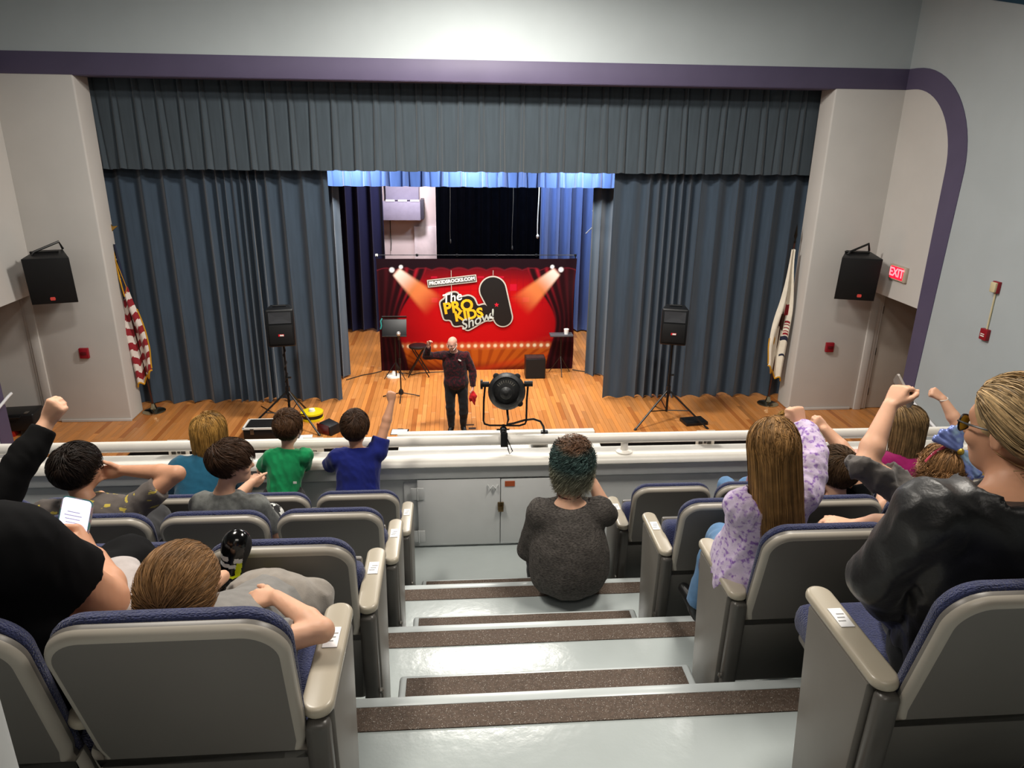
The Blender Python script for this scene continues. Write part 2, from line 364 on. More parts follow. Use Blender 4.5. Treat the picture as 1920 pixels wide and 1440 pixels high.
rail = thing('railing', 'thick white pipe handrail on short posts along the balcony ledge', 'railing', (0, RY, 2.86))
b = MB(); b.tube([(XL+.02, 0, RZ-2.86), (XR-.02, 0, RZ-2.86)], .037, 20); b.obj('pipe', m_white, rail)
for x in (-6.2, -4.35, -2.5, -.66, 1.19, 3.05, 4.9, 6.7):
    b = MB(); b.cyl((x, 0, .0), (x, 0, RZ-2.86), .026, 16); b.lathe([(.058, 0), (.06, .008), (.05, .014), (.028, .018)], (x, 0, .003)); b.obj('post', m_white, rail)
# outer shelf carrying the spotlight, with a power box
b = MB(); b.span((-.43, YP+.15, 2.74), (1.06, YP+.50, 2.83)); b.span((-.45, YP+.44, 2.83), (1.05, YP+.50, 2.862)); tag(b.obj('fixture_shelf', m_white, bevel=.006), 'white painted shelf box bolted outside the rail under the spotlight', 'shelf')
pb = thing('outlet_box', 'small grey metal outlet box on the white shelf beyond the rail', 'outlet', (.6, YP+.22, 2.83))
b = MB(); b.span((-.06, -.02, .001), (.06, .06, .05)); b.obj('box_body', M('galvanised_grey', '#8f9191', .4, metal=.6, var=.1, vs=30), pb, bevel=.004)
b = MB(); b.span((-.05, -.024, .006), (.05, -.019, .044)); b.obj('cover_plate', m_metal, pb, bevel=.002)
# ================================================================== stage drapes
def velvet(name, col, sheen=.35, rough=.85): return M(name, col, rough, var=.10, vs=3, stretch=(6, 6, .6), sheen=sheen, spec=.2, bump=.08, bs=300)
m_val = velvet('slate_valance_velvet', '#3d464d'); m_cur = velvet('slate_blue_curtain_velvet', '#384553')
m_navy = velvet('navy_drape_cloth', '#161a3c', .1); m_ink = M('black_drape_cloth', '#030409', .95, var=.2, spec=.02)
m_satin = M('pale_blue_border_cloth', '#2f4c86', .45, var=.1, vs=4, stretch=(5, 5, .8), sheen=.3, spec=.5); m_blue = velvet('mid_blue_drape_cloth', '#43578a', .2)
def drape(name, x0, x1, y, z0, z1, phase, amp, mat, label, cat='curtain', nx=None, nz=26, flare=.25, hem=.02, seed=0, yaw=0., slant=0., group=None):
    """hanging cloth: phase(x) gives the running fold phase (one fold per 2 pi)"""
    r = np.random.default_rng(seed); nx = nx or int((x1-x0)/.012); xs = np.linspace(x0, x1, nx); ph = phase(xs)
    t = np.linspace(0, 1, nz)[:, None]                 # 0 top, 1 bottom
    k = np.floor(ph/(2*np.pi)).astype(int); k -= k.min(); jit = r.normal(0, 1, (k.max()+3, 3))
    j0 = np.interp(ph/(2*np.pi)-np.floor(ph.min()/(2*np.pi)), np.arange(k.max()+3), jit[:, 0]); j1 = np.interp(ph/(2*np.pi)-np.floor(ph.min()/(2*np.pi)), np.arange(k.max()+3), jit[:, 1])
    A = amp*(1+.25*j0)[None, :]*(1-flare+flare*1.6*t)
    p2 = ph[None, :]+.5*j1[None, :]*t*1.2
    d = A*1.15*(np.sin(p2)+.22*np.sin(2*p2+.6))
    X = xs[None, :]+A*.55*np.cos(p2)*np.minimum(1, np.minimum(xs-x0, x1-xs)[None, :]/.15)
    Y = y-d+yaw*(xs-x0)[None, :]
    Z = z1+(z0-z1)*t+hem*t*(np.sin(p2*.5)+.6*j0[None, :])+slant*(xs-x0)[None, :]*t
    P = np.stack([X+0*t, Y+0*t, np.maximum(Z, .004)+0*X], -1); b = MB(); b.grid(P)
    o = b.obj(name, mat, angle=180); return tag(o, label, cat, group)
def pleats(s, x_ref=0): return lambda x: (x-x_ref)/s*2*np.pi
def gather(s_out, s_in, c, hw):
    """folds spaced s_out, squeezed to s_in around c"""
    def f(x):
        g = np.linspace(-8, 9, 4000); sp = s_out+(s_in-s_out)*np.exp(-((g-c)/hw)**4); ph = np.cumsum(2*np.pi/sp)*(g[1]-g[0]); return np.interp(x, g, ph)
    return f
# main valance: flat pleats with a narrow standing ridge
def valance(name, x0, x1, y, z0, z1, s, mat, label, ridge=.26, amp=.05, seed=3, hem=.02, flare=1.0):
    r = np.random.default_rng(seed); nx = int((x1-x0)/.013); xs = np.linspace(x0, x1, nx); t = np.linspace(0, 1, 26)[:, None]
    ph = (xs-x0)/s; k = np.floor(ph).astype(int); jw = r.uniform(.8, 1.35, k.max()+2)[k]; jl = r.normal(0, .05, k.max()+2)[k]
    u = ph-k+jl*t; wd = ridge*jw*(.75+.45*flare*t)
    q = np.clip((u-(.55-wd/2))/wd, 0, 1)
    rd = np.sin(np.pi*q**.75)**.8
    vl = np.exp(-((u-(.55-wd/2)+.03)/.05)**2)+.8*np.exp(-((u-(.55+wd/2)-.02)/.04)**2)
    Y = y-amp*(.5+.6*t)*rd+.03*vl; Z = z1+(z0-z1)*t+hem*t*(rd*.8-.4+.4*jl/.05*.3)
    b = MB(); b.grid(np.stack([np.broadcast_to(xs, Y.shape), Y, Z], -1)); return tag(b.obj(name, mat, angle=180), label, 'curtain')
valance('main_valance', -6.05, 6.62, 13.16, 4.30, 5.95, .352, m_val, 'long slate grey pleated valance across the top of the stage opening')
drape('house_curtain', -6.0, -2.20, 13.42, .015, 4.9, gather(.37, .13, -3.75, .62), .065, m_cur, 'slate blue house curtain drawn to the left side of the stage', seed=1)
drape('house_curtain', 2.86, 6.62, 13.36, .015, 4.9, gather(.36, .14, 3.95, .55), .065, m_cur, 'slate blue house curtain drawn to the right side of the stage', seed=2)
valance('border_curtain', -2.6, 3.5, 14.45, 3.95, 4.9, .37, m_satin, 'pale blue border curtain hanging just below the main valance', ridge=.3, amp=.06, seed=5)
drape('leg_curtain', -3.4, -2.24, 14.75, .015, 4.8, pleats(.24), .07, m_cur, 'narrow blue leg drape just behind the left house curtain', seed=6)
drape('leg_curtain', 2.76, 3.9, 14.72, .015, 4.8, pleats(.26), .07, m_cur, 'blue leg drape just behind the right house curtain', seed=7)
drape('back_drape', -3.6, -1.74, 18.45, .03, 5.6, pleats(.30), .07, m_navy, 'dark navy drape hanging left of the pale back wall', seed=8)
drape('back_drape', -.46, 2.25, 18.55, .03, 5.6, pleats(.22), .05, m_ink, 'nearly black drape across the centre of the back wall', seed=9)
drape('back_drape', 2.12, 4.2, 18.25, .06, 5.6, pleats(.28), .07, m_blue, 'brightly lit blue drape at the right of the back wall', seed=10)

# hanging ropes and cords over the stage
m_rope = M('pale_rope', '#cfd0cf', .7); m_cord = M('dark_rope', '#4a4a4a', .7)
for (x, y, z0, r, m, lb) in ((1.92, 17.0, 2.63, .014, m_rope, 'pale rope with a knotted end hanging before the black drape'), (1.34, 17.1, 2.35, .007, m_cord, 'thin dark cord hanging before the centre of the black drape'), (-.10, 17.1, 2.5, .007, m_cord, 'thin dark cord hanging at the left of the black drape')):
    b = MB(); n = 12; b.tube([(x+.01*math.sin(i), y, 5.8+(z0-5.8)*i/n) for i in range(n+1)], r, 6)
    b.lathe([(r, 0), (r*2.2, .03), (r*2.4, .07), (r, .10)], (x, y, z0-.03), n=8); tag(b.obj('hanging_rope', m), lb, 'rope')
b = MB(); b.tube([(3.07, 16, 5.6), (3.06, 16, 4.4), (3.05, 16, 3.75), (3.08, 16, 3.5), (3.0, 16, 3.35), (3.05, 16, 3.2), (3.0, 15.95, 3.0), (2.86, 15.95, 2.86)], .013, 6); b.tube([(3.11, 16.02, 5.6), (3.10, 16.02, 3.6), (3.04, 16.02, 3.3)], .012, 6); b.lathe([(.01, 0), (.035, .05), (.03, .1), (.01, .15)], (3.05, 16, 3.35), n=8)
tag(b.obj('hanging_rope', m_rope), 'looped white rope tied in a knot before the lit blue drape', 'rope')

# heater unit and panel on the back wall
u = thing('wall_heater', 'grey metal heater unit mounted high on the pale back wall', 'heater', (-1.28, 18.85, 2.82))
mg = M('heater_grey_enamel', '#8e8ca3', .5, var=.06, vs=10)
b = MB(); b.span((-.50, -.32, 0), (.44, .15, .44)); b.obj('casing', mg, u, bevel=.012)
b = MB(); b.span((-.42, -.05, .46), (.40, .15, 1.3)); b.obj('duct', mg, u, bevel=.01)
b = MB(); b.span((.44, -.30, .02), (.52, .15, .50)); b.obj('side_cover', M('dark_enamel', '#3a3a48', .5), u, bevel=.008)
for i in range(3):
    b = MB(); b.span((-.40+.3*i, -.335, .46), (-.18+.3*i, -.31, .50)); b.obj('louver', m_white, u)
b = MB(); b.span((-1.03, 18.93, 1.0), (-.40, 19.0, 2.62)); tag(b.obj('wall_panel', M('pale_panel', '#d8d0d6', .6), bevel=.006), 'pale flat panel set on the back wall below the heater', 'panel')
b = MB(); b.tube([(-1.63, 18.95, 4.2), (-1.63, 18.95, 2.35), (-1.62, 18.94, 2.2), (-1.64, 18.94, 2.0)], .012, 6); tag(b.obj('pull_cord', m_cord), 'thin dark pull cord hanging on the back wall beside the heater', 'cord')

# ================================================================== printed backdrop
BX0, BW, BH, BY = -1.625, 4.17, 2.44, 15.2
bd = thing('backdrop', 'red printed show backdrop with curtains, spotlights and lettering on a pop-up frame', 'backdrop', (0, BY, 0))
nu, nv = 320, 190; U, V = np.meshgrid(np.linspace(0, 1, nu), np.linspace(0, 1, nv))
def ss(a, b_, x): t = np.clip((x-a)/(b_-a), 0, 1); return t*t*(3-2*t)
def mixc(c, col, f): return c*(1-f[..., None])+np.array(col)*f[..., None]
asp = BW/BH
def banner_print():
    r = np.hypot((U-.52)*asp*.8, (V-.42)*1.0)
    c = mixc(np.zeros((nv, nu, 3))+np.array([.60, .004, .006]), [.16, .002, .008], ss(.25, .85, r))
    c = mixc(c, [.05, .002, .006], ss(.72, .95, V)*.85)
    gl = ((np.mod(U*30, 1) < .07) | (np.mod(V*18, 1) < .08)) & (V > .5); c = mixc(c, [.2, .0, .01], gl*.35*ss(.5, .7, V))
    hsh = np.sin(np.floor(U*30)*12.9898+np.floor(V*18)*78.233)*43758.5; hsh = hsh-np.floor(hsh); c = mixc(c, [.75, .01, .05], ((hsh > .93) & (V > .62) & (V < .85) & (np.abs(U-.5) < .3))*.5)
    fl = ss(.215, .185, V)                       # printed stage floor
    wood = .5+.5*np.sin((U-.5)/(V+.25)*46); c = mixc(c, [.55, .11, .01], fl); c = mixc(c, [.33, .045, .006], fl*ss(.5, .9, wood)*.7)
    c = mixc(c, [.10, .004, .004], fl*ss(.10, .0, V)*.85); c = mixc(c, [.68, .05, .01], fl*ss(.05, .0, np.abs(V-(.02+.35*(U-.55))))*.5)
    c = mixc(c, [.8, .10, .03], ss(.03, .0, np.abs(V-.30-.25*(U-.9)))*.15*ss(.75, .95, U))
    for k in range(25):                          # row of footlights
        bu = .075+k*.0345; d = np.hypot((U-bu)*asp, V-.225); c = mixc(c, [.85, .32, .10], ss(.05, .005, d)*.55); c = mixc(c, [1, .82, .55], ss(.022, .008, d))
    for s in (0, 1):                             # side curtains
        uu = U if s == 0 else 1-U
        edge = np.where(V > .42, .10+.16*ss(.42, 1, V), .10+.045*ss(.42, .0, V))
        cu = ss(0, -.012, uu-edge); st = .5+.5*np.sin(uu/(edge+.02)*34+V*2)
        cc = np.array([.018, .002, .004])+st[..., None]**3*np.array([.30, .004, .012])*ss(.05, .2, uu)[..., None]*ss(.3, .5, V)[..., None]+st[..., None]**2*np.array([.03, .002, .003])
        c = c*(1-cu[..., None])+cc*cu[..., None]
    sw = .90+.02*np.abs(np.sin(U*np.pi*11)); c = mixc(c, [.012, .003, .006], ss(0, .015, V-sw)); ln = ss(.006, 0, np.abs(V-sw)); c = mixc(c, [.14, .01, .02], ln)
    for s in (0, 1):                             # printed spotlights
        uu = U if s == 0 else 1-U; ax, ay, bx, by = .095*asp, .89, .285*asp, .58
        px, py = uu*asp-ax, V-ay; L_ = math.hypot(bx-ax, by-ay); dx, dy = (bx-ax)/L_, (by-ay)/L_
        a_ = px*dx+py*dy; o_ = np.abs(-px*dy+py*dx); wd = .05+.085*a_/L_
        f_ = ss(1.0, .55, o_/np.maximum(wd, .01))*ss(-.01, .02, a_)*(1-ss(.55*L_, 1.05*L_, a_))
        c = mixc(c, [.95, .30, .09], f_*.75); c = mixc(c, [1, .88, .80], f_*(1-ss(.0, .5*L_, a_))*.9)
        for qx, qy, rr in ((.075, .905, .028), (.12, .93, .022)):
            d = np.hypot((uu-qx)*asp, V-qy); c = mixc(c, [.95, .93, .95], ss(rr, rr*.5, d))
    return np.clip(c*.62, 0, 1)
P = np.stack([BX0+U*BW, .012*np.sin(U*23)*ss(.1, .0, np.abs(U-1)*.5)+.006*np.sin(U*9+V*5), V*BH], -1)
edge = ss(.94, 1.0, U)*.05*np.sin(V*7+.4); P[..., 0] += edge*.6; P[..., 1] += edge
mb = MB(); mb.grid(P); o = mb.obj('printed_fabric', attr_mat('backdrop_print', rough=.6, spec=.08), bd, angle=180)
set_col(o.data, np.concatenate([banner_print(), np.ones((nv, nu, 1))], -1).reshape(-1, 4))
mf = M('black_frame_tube', '#15161a', .4, metal=.5)
b = MB()
for i in range(5):
    xa, xb = BX0+BW*i/5, BX0+BW*(i+1)/5
    b.tube([(xa, .12, BH+.055), (xb, .30, BH+.03)], .008, 6); b.tube([(xa, .30, BH+.03), (xb, .12, BH+.055)], .008, 6)
b.tube([(BX0, .1, BH+.05), (BX0, .1, .0)], .012, 6); b.tube([(BX0+BW, .1, BH+.05), (BX0+BW, .1, 0)], .012, 6); b.obj('frame', mf, bd)
for i in range(6):
    b = MB(); b.box((BX0+BW*i/5, .12, BH+.055), (.05, .05, .05)); b.obj('joint_hub', mf if i else m_white, bd, bevel=.008)
# lettering and badge
m_gold = M('gold_print', '#f0a818', .5, var=.18, vs=2.2); m_blk = M('black_print', '#0c0a0b', .5); m_gry = M('grey_outline_print', '#a9a49b', .5); m_lt = M('white_print', '#e2ded6', .5); m_teal2 = M('grey_green_print', '#a8b0aa', .5, var=.2, vs=3); m_red = M('red_print', '#c4122c', .5)
def on_banner(px, py, ang, layer):
    p = at(px, py, BY); a = math.radians(ang)
    return frame((p[0], -.022-.003*layer, p[2]), (math.cos(a), 0, math.sin(a)), (-math.sin(a), 0, math.cos(a)))
words = (('The', 846.5, 558, 12, .27, m_lt, .25), ('PRO', 859.5, 575, 9, .33, m_gold, 0), ('KIDS', 879, 590, 9, .29, m_gold, 0), ('Show!', 894, 600, 20, .30, m_teal2, .35))
BADGE = [(410, 640), (450, 590), (500, 560), (515, 490), (580, 455), (690, 432), (765, 455), (795, 530), (870, 508), (960, 492), (1060, 545), (1098, 630), (1115, 685), (1200, 652), (1270, 660), (1340, 740), (1430, 860), (1410, 960), (1320, 985), (1250, 975), (1000, 1130), (930, 1158), (868, 1130), (838, 1062), (720, 1088), (648, 1062), (618, 965), (520, 974), (476, 930), (438, 770)]
_bp = np.array([[at(780+x/9.6, 500+y/9.6, BY)[0], at(780+x/9.6, 500+y/9.6, BY)[2]] for x, y in BADGE])
def smooth_poly(q, it=2):
    for _ in range(it): q = np.stack([.75*q+.25*np.roll(q, -1, 0), .25*q+.75*np.roll(q, -1, 0)], 1).reshape(-1, 2)
    return q
_t = np.roll(_bp, -1, 0)-np.roll(_bp, 1, 0); _t /= np.linalg.norm(_t, axis=1)[:, None]; _n = np.stack([_t[:, 1], -_t[:, 0]], 1)
if ((_bp.mean(0)-_bp)*_n).sum() < 0: _n = -_n
for nm, ins, mt, ly in (('badge_outline', -.004, m_gry, 0), ('badge_ground', .030, m_blk, 1)):
    b = MB(); b.prism([tuple(q) for q in smooth_poly(_bp+_n*ins)], (0, -.022-.003*ly, 0), (1, 0, 0), (0, 0, 1), (0, -.002, 0)); b.obj(nm, mt, bd, flat=True)
for wd, px, py, an, sz, mt, sh in words:
    text_mesh('lettering', wd, sz, mt, bd, on_banner(px, py, an, {'The': 2.2, 'PRO': 2, 'KIDS': 2.8, 'Show!': 3.6}[wd]), bold=.012 if mt is m_gold else .004, shear=sh, ext=.001)
def disc_blob(name, px, py, rx, rz, mat, layer, ang=0):
    b = MB(); b.prism([(rx*math.cos(i*math.pi/20), rz*math.sin(i*math.pi/20)) for i in range(40)], (0, 0, 0), (1, 0, 0), (0, 1, 0), (0, 0, .002)); o = b.obj(name, mat, bd, flat=True); o.data.transform(on_banner(px, py, ang, layer)); return o
for nm, ex, mt, ly in (('badge_outline', .028, m_gry, 0), ('badge_ground', 0, m_blk, 1)):
    A_, B_, ra, rb_ = (0, 0), (.22, -.60), .27+ex, .19+ex; an = math.atan2(B_[1], B_[0]); de = math.acos((ra-rb_)/math.hypot(*B_))
    pl = [(ra*math.cos(an+de+(2*math.pi-2*de)*i/30), ra*math.sin(an+de+(2*math.pi-2*de)*i/30)) for i in range(31)]+[(B_[0]+rb_*math.cos(an-de+2*de*i/20), B_[1]+rb_*math.sin(an-de+2*de*i/20)) for i in range(21)]
    b = MB(); b.prism(pl, (0, 0, 0), (1, 0, 0), (0, 1, 0), (0, 0, .002)); o = b.obj(nm, mt, bd, flat=True); o.data.transform(on_banner(924, 543, 0, ly+.35))
def star(px, py, r, mat, layer):
    b = MB(); b.prism([((r if i % 2 == 0 else r*.42)*math.sin(i*math.pi/5), (r if i % 2 == 0 else r*.42)*math.cos(i*math.pi/5)) for i in range(10)], (0, 0, 0), (1, 0, 0), (0, 1, 0), (0, 0, .002)); o = b.obj('star', mat, bd, flat=True); o.data.transform(on_banner(px, py, 0, layer))
star(931, 571, .055, m_red, 3); star(920.5, 594.5, .045, m_lt, 3)
for nm, ex, mt, ly in (('web_plate_edge', .018, m_gry, 0), ('web_plate', 0, M('dark_grey_print', '#4b4a47', .5), 1)):
    b = MB(); b.prism(rrect(1.0+2*ex, .125+2*ex, .01, 3), (0, 0, 0), (1, 0, 0), (0, 1, 0), (0, 0, .002)); o = b.obj(nm, mt, bd, flat=True); o.data.transform(on_banner(847.5, 526.5, 6.5, ly))
text_mesh('web_lettering', 'PROKIDSROCKS.COM', .098, m_lt, bd, on_banner(847.5, 526.5, 6.5, 2), bold=.004, ext=.001)
for px in (846.5, 924.5):
    b = MB(); p = at(px, 545 if px < 900 else 516, BY); b.cyl((p[0], -.02, p[2]), (p[0], -.02, 2.2), .006, 6); b.obj('hanging_wire', m_gry, bd)

# ================================================================== stage gear
m_plas = M('black_plastic', '#101113', .45, var=.1); m_grl = M('black_grille_cloth', '#050506', .7, bump=.3, bs=400); m_tub = M('black_tube', '#0d0d0e', .4, var=.05); m_logo = M('red_logo_plate', '#d0222c', .4)
def pa_speaker(loc, rz, label):
    s = thing('loudspeaker', label, 'speaker', loc, rz, 'portable loudspeakers on stands')
    b = MB(); b.prism([(-.23, -.19), (.23, -.19), (.17, .19), (-.17, .19)], (0, 0, 0), (1, 0, 0), (0, 1, 0), (0, 0, .65)); b.obj('cabinet', m_plas, s, bevel=.035, seg=3)
    b = MB(); b.span((-.19, -.202, .05), (.19, -.18, .38)); g = b.obj('grille', m_grl, s, bevel=.008)
    b = MB(); b.span((-.045, -.208, .19), (.045, -.198, .225)); b.obj('logo_plate', m_logo, g); 
    b = MB(); b.span((-.02, -.211, .195), (.04, -.207, .22)); b.obj('logo_mark', m_lt, g)
    b = MB()                                              # horn flare
    o4 = [(-.18, -.198, .60), (.18, -.198, .60), (.18, -.198, .41), (-.18, -.198, .41)]; i4 = [(-.07, -.192, .525), (.07, -.192, .525), (.07, -.192, .485), (-.07, -.192, .485)]
    b.add(o4+i4, [(0, 1, 5, 4), (1, 2, 6, 5), (2, 3, 7, 6), (3, 0, 4, 7), (4, 5, 6, 7)]); b.obj('horn', M('horn_dark_grey', '#3c3d40', .4), s, flat=True)
    b = MB(); b.tube([(-.10, .0, .645), (-.10, .0, .67), (.10, 0, .67), (.10, 0, .645)], .014, 8); b.obj('handle', m_plas, s)
    return s
def tripod(loc, rz, h, label, spread=.68, hub=.62):
    s = thing('speaker_stand', label, 'stand', loc, rz, 'tripod speaker stands')
    b = MB(); b.cyl((0, 0, .20), (0, 0, h*.62), .022, 12); b.cyl((0, 0, h*.55), (0, 0, h), .016, 12); b.obj('pole', m_tub, s)
    b = MB(); b.cyl((0, 0, hub-.07), (0, 0, hub+.07), .04, 12); b.obj('collar', m_plas, s)
    b = MB(); b.cyl((.03, 0, h*.6), (.08, 0, h*.6), .018, 10); b.obj('knob', m_plas, s)
    for i in range(3):
        a = math.radians(90+120*i); e = (spread*math.cos(a), spread*math.sin(a), .015)
        b = MB(); b.tube([(0, 0, hub), e], .017, 8); lg = b.obj('leg', m_tub, s)
        b = MB(); b.lathe([(.02, -.02), (.024, 0), (.02, .03)], e, (e[0], e[1], -hub), n=10); b.obj('rubber_foot', m_plas, lg)
        b = MB(); b.tube([(0, 0, .22), (e[0]*.55, e[1]*.55, hub*.46)], .010, 6); b.obj('brace', m_tub, s)
    return s
LST = tripod((-2.94, 12.2, 0), math.radians(-10), 1.5, 'black tripod stand carrying the loudspeaker before the left curtain', .75, .66)
pa_speaker((-2.95, 12.2, 1.5), math.radians(10), 'black portable loudspeaker on the stand before the left curtain')
tripod((3.80, 12.08, 0), math.radians(0), 1.50, 'black tripod stand carrying the loudspeaker before the right curtain', .75, .62)
pa_speaker((3.80, 12.08, 1.50), math.radians(-16), 'black portable loudspeaker on the stand before the right curtain')
b = MB(); b.tube([(.03*math.sin(i*1.9), .03*math.cos(i*1.9), 1.45-.07*i) for i in range(20)]+[(-.2, .3, .02), (-.6, .55, .012), (-.9, .8, .012)], .008, 6); b.obj('cable', m_tub, LST)

def wall_speaker(loc, rz, label):
    s = thing('wall_speaker', label, 'speaker', loc, rz, 'loudspeakers on the walls beside the stage')
    b = MB(); b.prism([(-.38, -.26), (.38, -.26), (.22, .24), (-.22, .24)], (0, 0, -.42), (1, 0, 0), (0, 1, 0), (0, 0, .84)); c = b.obj('cabinet', m_plas, s, bevel=.01)
    b = MB(); b.span((-.365, -.272, -.405), (.365, -.26, .405)); g = b.obj('grille', m_grl, s, bevel=.004)
    b = MB(); b.prism([(-.035, -.03), (.035, -.03), (.045, 0), (.035, .03), (-.035, .03), (-.045, 0)], (-.02 if loc[0] < 0 else .08, -.273, -.32), (1, 0, 0), (0, 0, 1), (0, -.006, 0)); b.obj('logo_plate', M('coral_logo_plate', '#e0524a', .4), g, flat=True)
    b = MB(); b.tube([(-.24, -.05, .42), (-.20, -.03, .47), (.18, .24, .56), (.22, .26, .42)], .022, 8); b.box((-.05, .05, .44), (.46, .05, .03)); b.obj('yoke_bracket', m_tub, s)
    for c_ in s.children:
        c_.rotation_euler = (math.radians(9), 0, 0)
    b = MB(); b.cyl((0, .2, .25), (-.0, .42, .30), .03, 10); b.obj('wall_arm', m_tub, s)
    s.scale = (.86, .86, .90); return s
wall_speaker((-6.46, 12.14, 2.68), math.radians(17), 'black boxy loudspeaker bracketed high on the pier left of the stage')
wall_speaker((6.98, 12.14, 2.68), math.radians(-17), 'black boxy loudspeaker bracketed high on the pier right of the stage')

def pull_station(loc, label):
    s = thing('fire_alarm_pull', label, 'fire alarm', loc, 0, 'red fire alarm boxes on the piers')
    mr = M('fire_alarm_red', '#8c1220', .4, var=.06)
    b = MB(); b.span((-.075, -.06, -.09), (.075, 0, .09)); b.obj('housing', mr, s, bevel=.01); b = MB(); b.span((-.05, -.075, -.02), (.05, -.058, .03)); b.obj('pull_handle', M('alarm_handle', '#5c0c14', .4), s, bevel=.004)
    return s
pull_station((-6.38, YF-.0, 1.28), 'small red fire alarm box on the pier left of the stage'); pull_station((6.92, YF-.0, 1.26), 'small red fire alarm box on the pier right of the stage')
hs = thing('alarm_strobe', 'red alarm with cream strobe above and a thin conduit on the side wall', 'fire alarm', (XR, 9.46, 2.35))
mr = MATS['fire_alarm_red']; mcr = M('cream_plastic', '#cdbf98', .4)
b = MB(); b.span((-.06, -.07, -.08), (0, .07, .08)); b.obj('horn_box', mr, hs, bevel=.008)
b = MB(); b.span((-.064, -.03, -.03), (-.058, .045, -.015)); b.span((-.064, -.03, .0), (-.058, .045, .012)); b.obj('print_bars', m_lt, hs)
b = MB(); b.cyl((-.015, 0, .08), (-.015, 0, .60), .012, 8); b.obj('conduit', mcr, hs)
b = MB(); b.span((-.05, -.06, .60), (0, .06, .76)); b.obj('strobe_base', mr, hs, bevel=.006); b = MB(); b.span((-.085, -.052, .61), (-.045, .052, .75)); b.obj('strobe_lens', mcr, hs, bevel=.012)
ex = thing('exit_sign', 'lit red EXIT sign on the side wall above the alcove', 'sign', (XR-.006, 11.74, 2.79))
b = MB(); b.span((-.05, -.24, -.125), (0, .24, .125)); b.obj('housing', M('sign_beige_housing', '#b9aa98', .5), ex, bevel=.006)
m_exr = M('exit_glow', '#ff1228', .4, var=0, emit=2.2); m_exg = M('exit_letter_glow', '#ff6a72', .4, var=0, emit=2.6)
b = MB(); b.span((-.056, -.17, -.10), (-.048, .19, .10)); b.obj('lit_panel', m_exr, ex)
text_mesh('exit_lettering', 'EXIT', .20, m_exg, ex, frame((-.058, .01, 0), (0, -1, 0), (0, 0, 1)), bold=.004, ext=.002)

